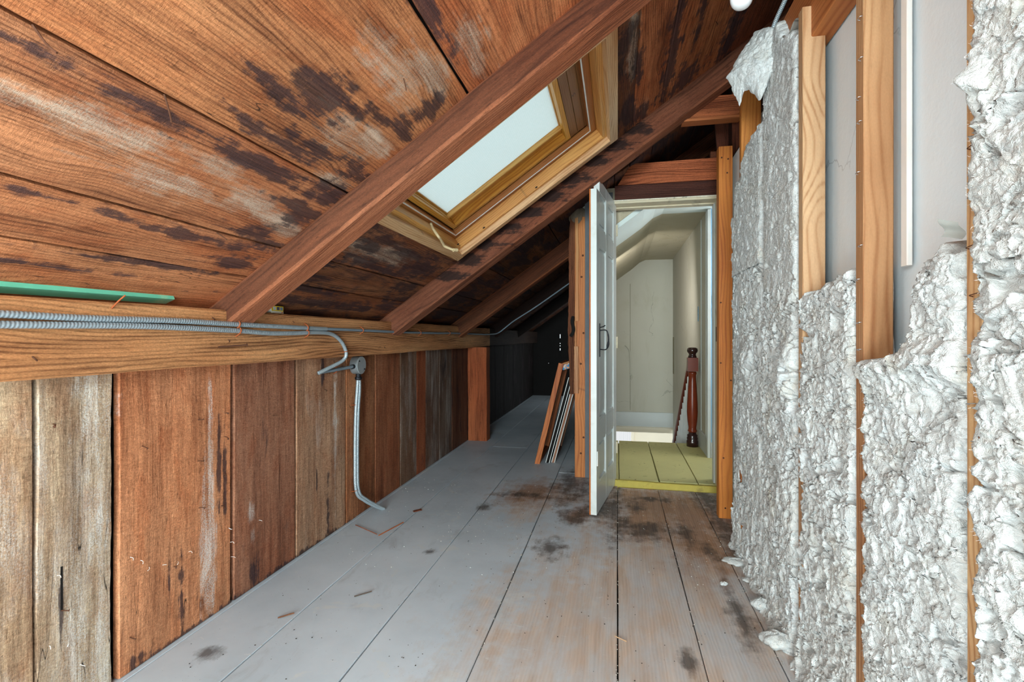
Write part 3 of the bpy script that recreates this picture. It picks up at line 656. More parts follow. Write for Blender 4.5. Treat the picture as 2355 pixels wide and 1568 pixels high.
# ------------------------------------------------------------------ WOOL BATTS
def interp(pts): 
    xs = np.array([p[0] for p in pts]); ys = np.array([p[1] for p in pts]); o = np.argsort(xs); return lambda t: np.interp(t, xs[o], ys[o])
def batt(label, y0, y1, z0, ztop, topn=.020, T=.085, amp=1.0, step=.0034, seed=0.0, xb=.655, leftj=.010, rightj=.010, group='wool batts between the studs', bulge=None, name='insulation_batt', pits=1.0, foot=0):
    """a wool batt filling y0..y1 (y0 nearer the camera), z0 up to ztop(y)"""
    ny = int((y1-y0)/step)+2; zt = max(ztop(np.linspace(y0, y1, 60)))+.02; nz = int((zt-z0)/step)+2
    ex = np.linspace(0, .016/(y1-y0), 16)[1:]
    u = np.sort(np.concatenate([np.linspace(0, 1, ny), ex, 1-ex])); ny = len(u); u = u[:, None]; v = np.linspace(0, 1, nz)[None, :]
    # concentrate nothing; edges get rows that fold back to the wall
    Zr = z0+(zt-z0)*v+0*u
    ja = leftj*(fbm(Zr*14+seed, Zr*0+seed, Zr*0, 4)-.5)*2; jb = rightj*(fbm(Zr*14+seed+40, Zr*0, Zr*0+seed, 4)-.5)*2
    a = y0+ja; b = y1+jb
    Y = a+(b-a)*u
    top = ztop(Y)+topn*(fbm(Y*26+seed, Y*0, Y*0+seed, 4)-.5)*2
    Z = Zr
    X0 = Z*0
    sd = seed*3.7
    # domain warp for the felted swirls
    wx = fbm(Y*12+sd, Z*12+sd, X0+sd, 3)-.5; wz = fbm(Y*12+sd+9, Z*12+sd+4, X0+sd, 3)-.5
    yy, zz = Y+wx*.09, Z+wz*.09
    big = fbm(yy*6+sd, zz*6, X0+sd, 3)-.5
    lum = 1-billow(yy*17+sd, zz*24+sd, X0+sd, 4, .6)
    w2 = fbm(yy*45, zz*45, X0+sd, 2)-.5
    rag = 1-billow(yy*55+sd+w2*1.5, zz*80+sd, X0+sd+5, 3, .65)
    pit = np.clip((fbm(yy*22+sd+70, zz*26, X0+sd, 4, .6)-.585)*9, 0, 1)
    f3 = fbm(yy*38+sd, zz*46+sd, X0+sd+2, 5, .72)-.5
    f4 = 1-billow(yy*110+sd, zz*120+sd, X0+sd+7, 2, .6)
    disp = amp*(.030*big+.010*(lum-.62)+.026*f3+.006*(rag-.6)+.0035*(f4-.6))-.020*pit*pits
    if bulge is not None: disp = disp+bulge(Y, Z)
    e0 = np.minimum(np.minimum((Y-a), (b-Y)), (top-Z)*(3 if topn < .01 else 1)); e = np.clip(e0, 0, None)
    if foot: disp = disp+foot*np.exp(-Z/.05)
    prof = 1-np.exp(-e/.006)
    X = xb-(T+disp)*prof
    # tufts curl sideways as well as outward
    Yo = Y+prof*amp*.012*(fbm(yy*60+sd+3, zz*40, X0+1, 3)-.5)*2
    Zo = Z+prof*amp*.012*(fbm(yy*56+sd+8, zz*62, X0+2, 3)-.5)*2-.006*pit
    # the folded-back sides of the batt are as ragged as its face
    sd_ = np.sin(np.pi*np.clip(prof, 0, 1))*np.where(u < .5, 1, -1)*(np.minimum(Y-a, b-Y) < .03)
    Yo = Yo+sd_*(.020*(fbm(X*48+sd, Z*48, X0+4, 5, .68)-.5)*2+.004*(1-billow(X*120, Z*120, X0+sd, 2)))
    Zo = Zo+sd_*.010*(fbm(X*60+sd, Z*60, X0+9, 3)-.5)
    Zo = np.where(v <= 0, Z, np.maximum(Zo, .002))
    V = np.stack([X, Yo, Zo], -1).reshape(-1, 3)
    idx = np.arange(ny*nz).reshape(ny, nz)
    q = np.stack([idx[:-1, :-1], idx[:-1, 1:], idx[1:, 1:], idx[1:, :-1]], -1).reshape(-1, 4)
    ok = (e0.ravel() > -.004)[q].any(1); q = q[ok]
    live = np.nonzero(e0.ravel() > .004)[0]
    me = bpy.data.meshes.new('batt'); me.vertices.add(len(V)); me.vertices.foreach_set('co', V.ravel().astype(np.float32))
    me.loops.add(q.size); me.loops.foreach_set('vertex_index', q.ravel().astype(np.int32))
    me.polygons.add(len(q)); me.polygons.foreach_set('loop_start', np.arange(0, q.size, 4, dtype=np.int32)); me.polygons.foreach_set('loop_total', np.full(len(q), 4, dtype=np.int32))
    me.update(calc_edges=True); me.validate(clean_customdata=False)
    o = link(name, me, M_wool, smooth=True)
    setprops(o, label, 'insulation', group)
    # loose fibres standing off the surface
    rs = np.random.RandomState(int(seed*10)+1); n = int((y1-y0)*(zt-z0)*12000)
    sel = live[rs.randint(0, len(live), n)]; P = V[sel]; L = rs.uniform(.002, .007, n)*np.where(rs.rand(n) > .97, 1.8, 1)
    d = rs.normal(0, 1, (n, 3)); d[:, 0] = -np.abs(d[:, 0])*.45; d[:, 2] *= 1.0; d /= np.linalg.norm(d, axis=1)[:, None]
    c = rs.normal(0, .5, (n, 3)); wd = np.cross(d, c); wd /= np.linalg.norm(wd, axis=1)[:, None]; wd *= .00018
    P0 = P+np.array([.001, 0, 0]); P1 = P+d*L[:, None]*.5+np.array([-.002, 0, 0]); P2 = P+(d+c*.5)*L[:, None]*.95
    FV = np.stack([P0-wd, P0+wd, P1-wd, P1+wd, P2], 1).reshape(-1, 3); k = np.arange(n)*5
    tri = np.concatenate([np.stack([k, k+1, k+3], -1), np.stack([k, k+3, k+2], -1), np.stack([k+2, k+3, k+4], -1)])
    fm = bpy.data.meshes.new('fibres'); fm.vertices.add(len(FV)); fm.vertices.foreach_set('co', FV.ravel().astype(np.float32))
    fm.loops.add(tri.size); fm.loops.foreach_set('vertex_index', tri.ravel().astype(np.int32))
    fm.polygons.add(len(tri)); fm.polygons.foreach_set('loop_start', np.arange(0, tri.size, 3, dtype=np.int32)); fm.polygons.foreach_set('loop_total', np.full(len(tri), 3, dtype=np.int32))
    fm.update(calc_edges=True)
    f = link('loose_fibres', fm, M_woolfib, o); f['kind'] = 'stuff'
    return o
flat = lambda z: (lambda y: y*0+z)
batt('lowest wool batt beside the orange stud, running down to the floor nearest the doorway', 2.206, 2.73, .0, flat(1.366), topn=.006, T=.088, seed=1.3, foot=.02, amp=.8,
     bulge=lambda Y, Z: .035*np.exp(-((Y-2.42)/.10)**2-((Z-.95)/.07)**2))
batt('bulging wool pad halfway up, just right of the orange door stud', 2.206, 2.75, 1.352, interp([(2.2, 1.56), (2.6, 1.64), (2.8, 1.665)]), topn=.006, T=.092, seed=2.1, amp=.5, pits=.3)
batt('upper left wool piece with a torn slanted top under the orange stud end', 2.206, 2.70, 1.55, interp([(2.2, 1.94), (2.45, 1.94), (2.56, 1.86), (2.66, 1.80), (3.0, 1.78)]), T=.088, seed=3.7, amp=.5, pits=.4)
U = batt('tall smooth wool batt reaching the top of the wall left of the sawn-off stud', 1.80, 2.205, 1.232, interp([(1.8, 2.06), (1.95, 2.13), (2.0, 2.20), (2.2, 2.29)]), T=.085, seed=4.4, amp=.45, pits=.45)
batt('wool batt below the tall smooth one, with the deep torn folds at mid height', 1.80, 2.21, .0, flat(1.245), topn=.006, T=.088, seed=5.2, foot=.03, amp=1.0,
     bulge=lambda Y, Z: .04*np.exp(-((Y-1.86)/.05)**2-((Z-.93)/.10)**2)-.03*np.exp(-((Y-1.96)/.04)**2-((Z-.90)/.12)**2))
batt('wide wool batt below the first bare plaster bay', 1.386, 1.792, .0, interp([(1.39, 1.215), (1.45, 1.225), (1.6, 1.20), (1.75, 1.20), (1.8, 1.18)]), T=.088, seed=6.8, foot=.03, step=.0028)
batt('ragged wool batt climbing to the right below the second bare plaster bay', .984, 1.354, .0,
     interp([(.99, 1.21), (1.05, 1.215), (1.09, 1.205), (1.12, 1.17), (1.13, 1.10), (1.15, 1.02), (1.20, 1.02), (1.35, .99)]), T=.088, seed=7.7, foot=.03, step=.0028, amp=1.05,
     bulge=lambda Y, Z: .028*np.exp(-((Z-1.0)/.035)**2)*(Y < 1.36)-.03*np.exp(-((Y-1.07)/.05)**2-((Z-.93)/.05)**2))
batt('nearest wool batt at the right edge of the picture, lower piece', .40, .962, .0, flat(1.180), topn=.006, T=.098, seed=8.9, foot=.03, rightj=.022, step=.0028)
batt('nearest wool batt at the right edge of the picture, upper piece', .40, .962, 1.165, flat(2.4), T=.10, seed=9.6, rightj=.018, amp=.85, step=.0028,
     bulge=lambda Y, Z: .03*np.exp(-((Y-.925)/.03)**2-((Z-1.44)/.05)**2))

# torn flap of wool hanging into the room from the tall batt
def sheet(name, Pf, nu, nv, T, mat, parent, sd, amp=.012):
    u = np.linspace(0, 1, nu)[:, None]+np.zeros((1, nv)); v = np.linspace(0, 1, nv)[None, :]+np.zeros((nu, 1))
    P = Pf(u, v); n1 = billow(P[..., 0]*26+sd, P[..., 1]*26, P[..., 2]*22+sd, 4)-.4; n2 = fbm(P[..., 0]*60+sd, P[..., 1]*60, P[..., 2]*50, 3)-.5
    e = np.minimum(np.minimum(u, 1-u), np.minimum(v, 1-v)); pr = 1-np.exp(-e/.04)
    off = (T+amp*n1+amp*.6*n2)*pr
    A = P+np.stack([-off*.35, -off, n2*.006], -1); B = P+np.stack([off*.2, off*.5, n2*.004], -1)
    N = nu*nv; V = np.concatenate([A.reshape(-1, 3), B.reshape(-1, 3)]); i = np.arange(N).reshape(nu, nv)
    q = np.stack([i[:-1, :-1], i[1:, :-1], i[1:, 1:], i[:-1, 1:]], -1).reshape(-1, 4); F = np.concatenate([q, q[:, ::-1]+N])
    return link(name, mesh(V.tolist(), F.tolist()), mat, parent, smooth=True)
def flapP(u, v):
    # v: 0 bottom .. 1 top ; u: 0 free edge .. 1 wall edge
    zl = 1.985+(2.285-1.985)*v; xl = np.interp(v, [0, .12, .35, .42, .7, 1], [.487, .475, .452, .438, .485, .545]); yl = 2.22-.02*v
    zr = 2.00+(2.20-2.00)*v; xr = .59+0*v; yr = 2.06+.0*v
    X = xl+(xr-xl)*u; Yv = yl+(yr-yl)*u-.03*np.sin(u*3.1)*(.6+.4*v); Zv = zl+(zr-zl)*u
    rag = (.045*(fbm(X*70, X*0, X*0+2, 3)-.5)+.035*np.sin(u*9)+.02)*(1-v)**3
    Zv = Zv+rag; X = X+(fbm(Zv*60, Zv*0, Zv*0, 3)-.5)*.014*(1-u)
    return np.stack([X, Yv, Zv], -1)
sheet('torn_flap', flapP, 90, 120, .014, M_wool, U, 2.2)
def greyP(u, v):
    return np.stack([.575+.07*u, 1.80+.20*v, 2.085+.035*v+.01*np.sin(9*v)+0*u], -1)
sheet('dusty_core', greyP, 20, 50, .012, M_woolgrey, U, 5.5)
# paper scrap stapled to the nearest stud
ps = sheet('paper_scrap', lambda u, v: np.stack([.57-.02*u+.006*np.sin(v*5), .99+.02*u+.0*v, 1.215+.03*v+.01*u], -1), 8, 8, .0008, plain('grey_foil_paper', '85847f', .6), S3, 1.0, .0005)

# scraps of wool fallen on the floor along the wall
def scrap(label, x, y, r, h, seed, name='wool_scrap', mat=M_wool, group='fallen wool scraps'):
    n = 26; m = 14; V = []; F = []
    for i in range(m+1):
        th = math.pi*i/m
        for k in range(n):
            a = 2*math.pi*k/n; rr = 1+.45*(float(fbm(np.array(math.cos(a)*2+seed), np.array(math.sin(a)*2), np.array(th+seed), 4))-.5)*2
            V.append((x+r*1.3*rr*math.sin(th)*math.cos(a), y+r*rr*math.sin(th)*math.sin(a), max(.0005, h*.5+h*.55*rr*math.cos(th))))
    for i in range(m):
        for k in range(n): F.append((i*n+k, i*n+(k+1) % n, (i+1)*n+(k+1) % n, (i+1)*n+k))
    o = link(name, mesh(V, [tuple(reversed(f)) for f in F]), mat, smooth=True)
    return setprops(o, label, 'scrap', group)
scrap('flat wool scrap poking out on the floor below the batt nearest the door', .535, 2.50, .04, .022, 1.0)
scrap('small thin wool scrap on the floor between two batts', .555, 2.33, .025, .014, 2.0)
scrap('tiny wool lump lying alone on the worn floor', .44, 2.27, .011, .014, 3.0)
scrap('wool tuft spilling on the floor under the middle batt', .545, 2.10, .035, .04, 4.0)
scrap('largest wool tuft spilling on the floor, nearest the camera', .535, 1.86, .045, .045, 5.0)

# ------------------------------------------------------------------ DOOR WALL, DOOR FRAME
wb = empty('wall_back', (0, 3.75, 0), 'unfinished stud wall that holds the doorway, with dark header timbers', 'wall', kind='structure')
box('header_timber', (-.02, 3.625, 2.008), (.672, 3.69, 2.118), M_timber, wb, color=c3('4a2a22'), idx=35, bev=.006)
h2 = link('upper_header_board', poly_prism([(.0, 2.12), (.672, 2.12), (.672, 2.27), (.12, 2.265), (.08, 2.245)], 1, 3.635, 3.68), M_timber, wb, Matrix.Identity(4), c3('b0623f'), 10)
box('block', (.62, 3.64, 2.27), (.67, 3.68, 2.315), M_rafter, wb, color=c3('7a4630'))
box('lath_panel', (-.24, 3.80, 0), (-.035, 3.83, 2.12), M_lath, wb)
box('jamb_stud', (-.13, 3.70, 0), (-.045, 3.80, 2.05), M_timber, wb, color=c3('6a4632'), idx=20)
box('end_panel', (.675, 3.62, 0), (.72, 3.80, 2.12), M_lath, wb)
box('grey_post', (.665, 3.50, 0), (.69, 3.64, 2.13), M_lath, wb)
tr = empty('trim_1', (.3, 3.63, 0), 'aged cream door frame around the doorway to the landing', 'door frame', kind='structure')
box('head_trim', (-.03, 3.60, 1.982), (.676, 3.76, 1.998), M_casing, tr)
box('head_lip', (-.03, 3.595, 1.998), (.675, 3.62, 2.007), plain('peeling_white_edge', 'ddd2bf', .7, var=.3, ns=70, dirt='4a3a2c', dirt_amt=.8), tr)
box('side_trim', (.660, 3.60, .0), (.676, 3.76, 1.982), M_casing, tr)
box('side_stop', (.650, 3.70, .04), (.660, 3.76, 1.982), M_grey, tr)
box('hinge_side_trim', (-.040, 3.62, 0), (-.022, 3.76, 1.98), M_casing, tr)
box('head_stop', (-.02, 3.70, 1.972), (.660, 3.76, 1.982), M_casing, tr)
box('strike_plate', (.655, 3.615, 1.02), (.6595, 3.65, 1.12), M_iron, tr, bev=.0005)
box('paint_chip', (.664, 3.497, 1.42), (.684, 3.51, 1.50), M_lumber, tr, color=c3('c08a58'), bev=.001)

# ------------------------------------------------------------------ DOOR LEAF
HX, HY = -.010, 3.68
FX = -.118
door = empty('door_1', (HX, HY, .012), 'open white six-panel door seen from its edge, with a black iron latch', 'door', kind='structure')
DW, DH, DT = .715, 1.985, .036
dx = Vector((FX-HX, 2.985-HY, 0)).normalized()          # from hinge to free edge
dface = Vector((-dx.y, dx.x, 0)); 
if dface.x < 0: dface = -dface                              # visible face looks right
def dp(a, z, n=0): return Vector((HX, HY, .012))+dx*a+Vector((0, 0, z))+dface*n
def dpart(name, a0, a1, z0, z1, n0, n1, mat=M_door, bev=.0015, parent=door, color=None):
    return bar(name, dp((a0+a1)/2, z0, (n0+n1)/2), dp((a0+a1)/2, z1, (n0+n1)/2), a1-a0, n1-n0, dx, mat, parent, bev=bev, color=color)
cols = [(.105, .325), (.405, .625)]
rows = [(.17, .42), (.545, 1.585), (1.69, 1.91)]
dpart('stile', 0, cols[0][0], 0, DH, -DT, 0); dpart('stile', cols[1][1], DW, 0, 1.905, -DT, 0)
dpart('mid_stile', cols[0][1], cols[1][0], .0, DH, -DT, 0)
zr = [0, rows[0][0], rows[0][1], rows[1][0], rows[1][1], rows[2][0], rows[2][1], DH]
for k in range(0, 8, 2):
    for (a, b) in cols: dpart('rail', a, b, zr[k], zr[k+1], -DT, -.0003)
for (a, b) in cols:
    for (z0, z1) in rows:
        pn = dpart('panel', a, b, z0, z1, -DT+.006, -.014)
        dpart('raised_field', a+.035, b-.035, z0+.035, z1-.035, -.014, -.006, parent=pn, bev=.007)
        for (q0, q1, w0, w1) in [(a, a+.012, z0, z1), (b-.012, b, z0, z1), (a+.012, b-.012, z0, z0+.012), (a+.012, b-.012, z1-.012, z1)]:
            dpart('moulding', q0, q1, w0, w1, -.014, -.002, parent=pn, bev=.005)
dpart('unpainted_back_edge', DW-.004, DW+.003, .0, 1.905, -DT-.007, -DT+.001, M_lumber, color=c3('b8662c'))
dpart('bracket', DW-.03, DW-.005, .285, .37, 0, .006, M_porc)
lt = dpart('latch_plate', DW-.095, DW-.080, .92, 1.12, 0, .004, M_iron)
gp = [dp(DW-.0875, .965, .003), dp(DW-.088, .965, .04), dp(DW-.088, 1.00, .052), dp(DW-.088, 1.045, .052), dp(DW-.088, 1.078, .04), dp(DW-.0875, 1.078, .003)]
link('grip', tube_mesh(resample(smooth_path(gp, 8), .003), lambda s, a, i: .0045+.0028*max(0, math.sin((s-.045)*70)) if .045 < s < .13 else .0035, 10), M_iron, lt, smooth=True)
link('thumb_lever', tube_mesh(smooth_path([dp(DW-.088, 1.095, .0), dp(DW-.088, 1.10, .02), dp(DW-.088, 1.108, .035)], 4), .003, 8), M_iron, lt)
for z in (.25, 1.0, 1.8): link('hinge', lathe([(.001, -.04), (.006, -.04), (.006, .04), (.001, .04)], 10), M_casing, door, Matrix.Translation(dp(-.004, z, .004)))

# ------------------------------------------------------------------ POST B and rough edge left of the door
pb = box('door_post', (-.315, 3.80, 0), (-.238, 3.88, 1.95), M_lumber, color=c3('b9733a'), idx=0); setprops(pb, 'orange-brown stud left of the open door with splintered wood on it', 'post')
for (z0, z1, x0, x1) in [(1.17, 1.95, -.312, -.285), (.63, .98, -.320, -.285), (.98, 1.17, -.318, -.30)]:
    bar('splintered_strip', ((x0+x1)/2, 3.79, z0), ((x0+x1)/2, 3.79, z1), x1-x0, .02, (1, 0, 0), M_lumber, pb, seg=24, jit=.003, color=c3('c58b55' if z1 > 1 else 'b5835a'))
pl = bar('broken_plaster_edge', (-.338, 3.83, .62), (-.332, 3.83, 1.98), .045, .05, (1, 0, 0), M_timber, pb, seg=50, jit=.007, color=c3('6f4630', .3), idx=25)
link('paper_rag', tube_mesh(smooth_path([(-.33, 3.78, 1.20), (-.335, 3.76, 1.16), (-.325, 3.75, 1.10), (-.345, 3.76, 1.06)], 6), lambda s, a, i: .012*(1-.5*math.sin(a)), 8), M_black, pb)
for (x, z) in [(-.265, 1.5), (-.25, 1.08), (-.27, .85), (-.25, .3), (-.27, .18), (-.255, 1.66)]:
    link('knot', lathe([(.0005, 0), (.008, .0005), (.006, .0015), (.0005, .001)], 10), M_nail, pb, frame((x, 3.799, z), (1, 0, 0), (0, 0, 1)))
sc1 = scrap('crumbling mortar clump at the top of the stud left of the door', 0, 0, .045, .12, 7.0, 'mortar_clump', plain('crumbly_brown_mortar', '7a6a5a', .95, var=.5, ns=60, bump=.9), None)
sc1.matrix_basis = Matrix.Translation((-.30, 3.83, 1.90)); sc1['category'] = 'mortar'

# stair side wall that closes off the dark eaves
ws_ = box('wall_stair_side', (-.30, 3.90, 0), (-.26, 7.5, 2.0), M_black); setprops(ws_, 'dark back of the stairwell wall along the eaves', 'wall', kind='structure')  # near-black colour carries the shade of the eaves

# brace timbers around the top of the wall
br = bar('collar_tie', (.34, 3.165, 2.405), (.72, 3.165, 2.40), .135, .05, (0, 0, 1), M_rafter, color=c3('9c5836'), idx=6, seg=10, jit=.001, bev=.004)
setprops(br, 'short horizontal tie between the second rafter and the right wall', 'timber')
box('tie_ledge', (.375, 3.12, 2.322), (.70, 3.20, 2.338), M_lumber, br, color=c3('b06a3c'))
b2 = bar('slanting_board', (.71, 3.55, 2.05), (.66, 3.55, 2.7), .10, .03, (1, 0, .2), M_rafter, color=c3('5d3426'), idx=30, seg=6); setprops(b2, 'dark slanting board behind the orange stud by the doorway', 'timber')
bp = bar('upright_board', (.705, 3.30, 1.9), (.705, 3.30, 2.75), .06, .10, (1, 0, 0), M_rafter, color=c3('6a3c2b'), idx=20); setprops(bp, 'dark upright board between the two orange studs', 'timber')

# square post under the third rafter
po = bar('square_post', (-1.392, 4.99, .0), (-1.392, 4.99, .947), .198, .14, (1, 0, 0), M_timber, seg=24, jit=.0025, bev=.006, color=c3('9a5534', .05), idx=8)
setprops(po, 'square reddish timber post under the beam, halfway down the left wall', 'post')

# far gable of the eaves with thin daylight gaps
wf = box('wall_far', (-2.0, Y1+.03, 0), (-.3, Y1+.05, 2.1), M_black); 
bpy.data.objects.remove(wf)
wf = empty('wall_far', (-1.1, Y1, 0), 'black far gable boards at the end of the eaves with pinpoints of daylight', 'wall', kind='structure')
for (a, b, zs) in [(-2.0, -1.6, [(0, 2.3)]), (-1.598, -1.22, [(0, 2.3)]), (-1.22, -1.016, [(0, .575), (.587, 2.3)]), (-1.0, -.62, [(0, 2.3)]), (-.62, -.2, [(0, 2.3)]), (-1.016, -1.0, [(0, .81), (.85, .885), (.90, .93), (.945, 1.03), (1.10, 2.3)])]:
    for (z0, z1) in zs: box('gable_board', (a-.001, Y1, z0-.06 if z0 == 0 else z0), (b+.001, Y1+.02, z1), M_black, wf, axis=2, bev=.0005)  # shade at the end of the eaves painted as near-black boards

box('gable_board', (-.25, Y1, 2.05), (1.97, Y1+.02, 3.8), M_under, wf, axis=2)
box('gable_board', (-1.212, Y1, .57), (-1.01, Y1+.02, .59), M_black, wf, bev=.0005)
# rear gable behind the camera with its window opening
wn = empty('wall_near', (0, Y0, 0), 'rear gable wall behind the camera', 'wall', kind='structure')
for (x0, x1, z0, z1) in [(-2.0, -1.1, 0, 2.9), (.6, .75, 0, 2.9), (.75, 1.97, 2.0, 3.8), (-1.1, .6, 0, .5), (-1.1, .6, 2.1, 2.9)]:
    box('gable_board', (x0, Y0-.03, z0), (x1, Y0, z1), M_wall, wn, axis=2, color=c3('a9714c', .2), idx=15)

# ------------------------------------------------------------------ LANDING AND STAIRWELL
fl = box('floor_landing', (-.045, 3.64, -.20), (1.62, 5.02, .016), M_yellow); setprops(fl, 'landing floor of yellow-green painted boards beyond the doorway', 'floor', kind='structure')
lx = [-.045, .009, .285, .545, .80, 1.1, 1.6]
for a, b in zip(lx, lx[1:]):
    bar('landing_board', ((a+b)/2, 3.665, .028), ((a+b)/2, 5.03, .028), b-a-.007, .024, (1, 0, 0), M_yellow, fl, seg=12, jit=.0012, bev=.002)
bar('threshold', (-.03, 3.645, .010), (.659, 3.625, .010), .06, .03, (0, 0, 1), plain('mustard_painted_threshold', 'b5a24a', .55, var=.2, ns=20, dirt='6a5a2a', dirt_amt=.5), fl, seg=14, jit=.002)
ZC = 2.13
wh = box('wall_stairwell_far', (-.30, 7.3, -.05), (.80, 7.34, 2.2), M_hall); setprops(wh, 'far cream stairwell wall with peeling paper', 'wall', kind='structure')
box('skirting', (-.26, 7.27, -.20), (.75, 7.30, .0), M_grey, wh, bev=.004)
box('paper_seam', (.170, 7.2935, .02), (.176, 7.30, 1.8), plain('paper_seam_tone', '8a8672', .9), wh, bev=.001)  # seam drawn as a thin darker strip
link('peeling_paper', tube_mesh(smooth_path([(.10, 7.285, .93), (.135, 7.275, .90), (.16, 7.27, .84), (.168, 7.285, .70), (.168, 7.295, .50)], 8), lambda s, a, i: .010*(1+.6*math.cos(a)), 8), M_hall, wh, smooth=True)
link('peeling_corner', tube_mesh(smooth_path([(.166, 7.29, .55), (.20, 7.275, .50), (.175, 7.29, .44)], 6), .007, 6), M_hall, wh)
wh2 = box('wall_stairwell_right', (.75, 4.50, -2.6), (.765, 7.32, 2.2), M_hall); setprops(wh2, 'right stairwell wall behind the newel post', 'wall', kind='structure')
box('skirting', (.735, 4.50, .04), (.75, 4.93, .20), M_grey, wh2, bev=.003)
for (y, w2, x0) in [(4.515, .035, .735), (4.60, .010, .742), (4.85, .012, .742)]:
    box('wall_trim', (x0, y, .04 if x0 < .74 else .20), (.75, y+w2, 2.12), M_grey, wh2, bev=.003)
box('corner_casing', (.735, 4.46, .04), (.762, 4.50, 2.12), M_grey, wh2, bev=.003)
box('peeled_patch', (.744, 5.02, 1.20), (.7505, 5.06, 1.34), plain('blue_bare_patch', '7f98a8', .8, var=.3, ns=80, dirt='c8c5b6', dirt_amt=.9), wh2, bev=.0005)
box('corner_crack', (.738, 7.16, .55), (.7505, 7.19, 1.05), plain('crack_tone', '6c6651', .9), wh2, bev=.002)  # crack drawn as a narrow dark bar in the corner
wbl = box('wall_landing_blue', (.762, 4.47, .0), (1.62, 4.51, 2.2), M_blue); setprops(wbl, 'narrow strip of sky blue wall beside the landing', 'wall', kind='structure')
box('skirting', (.763, 4.455, .04), (1.60, 4.47, .17), M_grey, wbl, bev=.003)
for (z0, z1, x0, x1) in [(1.335, 1.40, .775, .80)]:
    box('lock_patch', (x0, 4.463, z0), (x1, 4.47, z1), plain('worn_lock_patch', 'b9b09a', .7, var=.3, ns=70), wbl, bev=.001)
link('scribble', tube_mesh(resample(smooth_path([(.785+.012*math.sin(k*2.1), 4.466, 1.325-.018*k) for k in range(7)], 6), .004), .0025, 5), M_iron, wbl)
wre = box('wall_landing_end', (1.60, 3.75, 0), (1.64, 4.5, 2.2), M_hallwhite); setprops(wre, 'side wall of the landing recess out of sight on the right', 'wall', kind='structure')
wrn = box('wall_landing_near', (.66, 3.76, 0), (1.62, 3.79, 2.15), M_hallwhite); setprops(wrn, 'landing side of the door wall', 'wall', kind='structure')
wls = box('wall_stairwell_left', (-.26, 3.84, -2.6), (-.24, 7.32, 2.1), M_hall); setprops(wls, 'left stairwell wall hidden by the open door', 'wall', kind='structure')
ce = link('ceiling_stairwell', poly_prism([(.38, ZC), (1.95, ZC), (1.95, ZC+.03), (.36, ZC+.03), (-.30, ZC+.03-.64*.70), (-.30, ZC-.68*.70), (.20, ZC-.18*.70+.004), (.30, ZC-.035)], 1, 4.58, 7.34), M_hallceil)
setprops(ce, 'yellowed plaster ceiling over the stairwell, flat then sloping down to the left', 'ceiling', kind='structure')
link('fresh_painted_part', poly_prism([(.38, ZC-.004), (1.95, ZC-.004), (1.95, ZC+.03), (.36, ZC+.03), (-.30, ZC+.03-.64*.70), (-.30, ZC-.004-.68*.70), (.20, ZC-.18*.70), (.30, ZC-.039)], 1, 3.852, 4.58), M_hallwhite, ce)
link('beige_board', poly_prism([(-.24, 1.728), (.19, 2.037), (.19, 2.16), (-.24, 2.16)], 1, 3.832, 3.85), plain('beige_wallboard', 'b9ad95', .8, var=.1, ns=20, dirt='5e4c38', dirt_amt=.3), ce)
# lower hall seen below the stairwell wall
lc = box('ceiling_lower_hall', (-.30, 7.30, -.24), (.80, 9.6, -.20), M_cream); setprops(lc, 'ceiling of the lower hall', 'ceiling', kind='structure')
lw = box('wall_lower_hall', (-.9, 9.4, -2.6), (1.6, 9.44, -.2), M_cream); setprops(lw, 'cream wall of the lower hall glimpsed below the stairwell wall', 'wall', kind='structure')
box('cornice', (-.30, 7.36, -.30), (.80, 7.40, -.24), M_cream, lw, bev=.006)
box('picture_rail', (-.3, 9.36, -.56), (.9, 9.40, -.53), M_cream, lw, bev=.004)
w2 = empty('window_2', (.05, 9.38, -1.2), 'small bright curtained window low in the hall below', 'window', kind='structure')
box('casing', (-.16, 9.37, -1.5), (-.11, 9.40, -.50), M_cream, w2); box('casing', (.24, 9.37, -1.5), (.29, 9.40, -.50), M_cream, w2); box('casing', (-.11, 9.37, -.55), (.24, 9.40, -.50), M_cream, w2)
g = G('sunlit_curtain'); wv = g.n('TexWave', {'Vector': g.pos(), 'Scale': 22.0, 'Distortion': 1.5}, bands_direction='X').outputs['Fac']
em = g.n('Emission', {'Color': g.mix(wv, lin('cfd6da'), lin('ffffff')), 'Strength': 1.0}); g.t.links.new(em.outputs[0], g.out.inputs[0])
box('curtain', (-.11, 9.385, -1.5), (.24, 9.39, -.55), g.m, w2)
# stairs going down out of sight
st = empty('stairs', (.25, 5.02, 0), 'stair flight going down beyond the yellow landing', 'stairs', kind='structure')
for k in range(1, 9): box('tread', (-.24, 5.02+(k-1)*.25, .04-k*.20-.03), (.75, 5.02+k*.25+.02, .04-k*.20), M_mahogdark, st, axis=0)
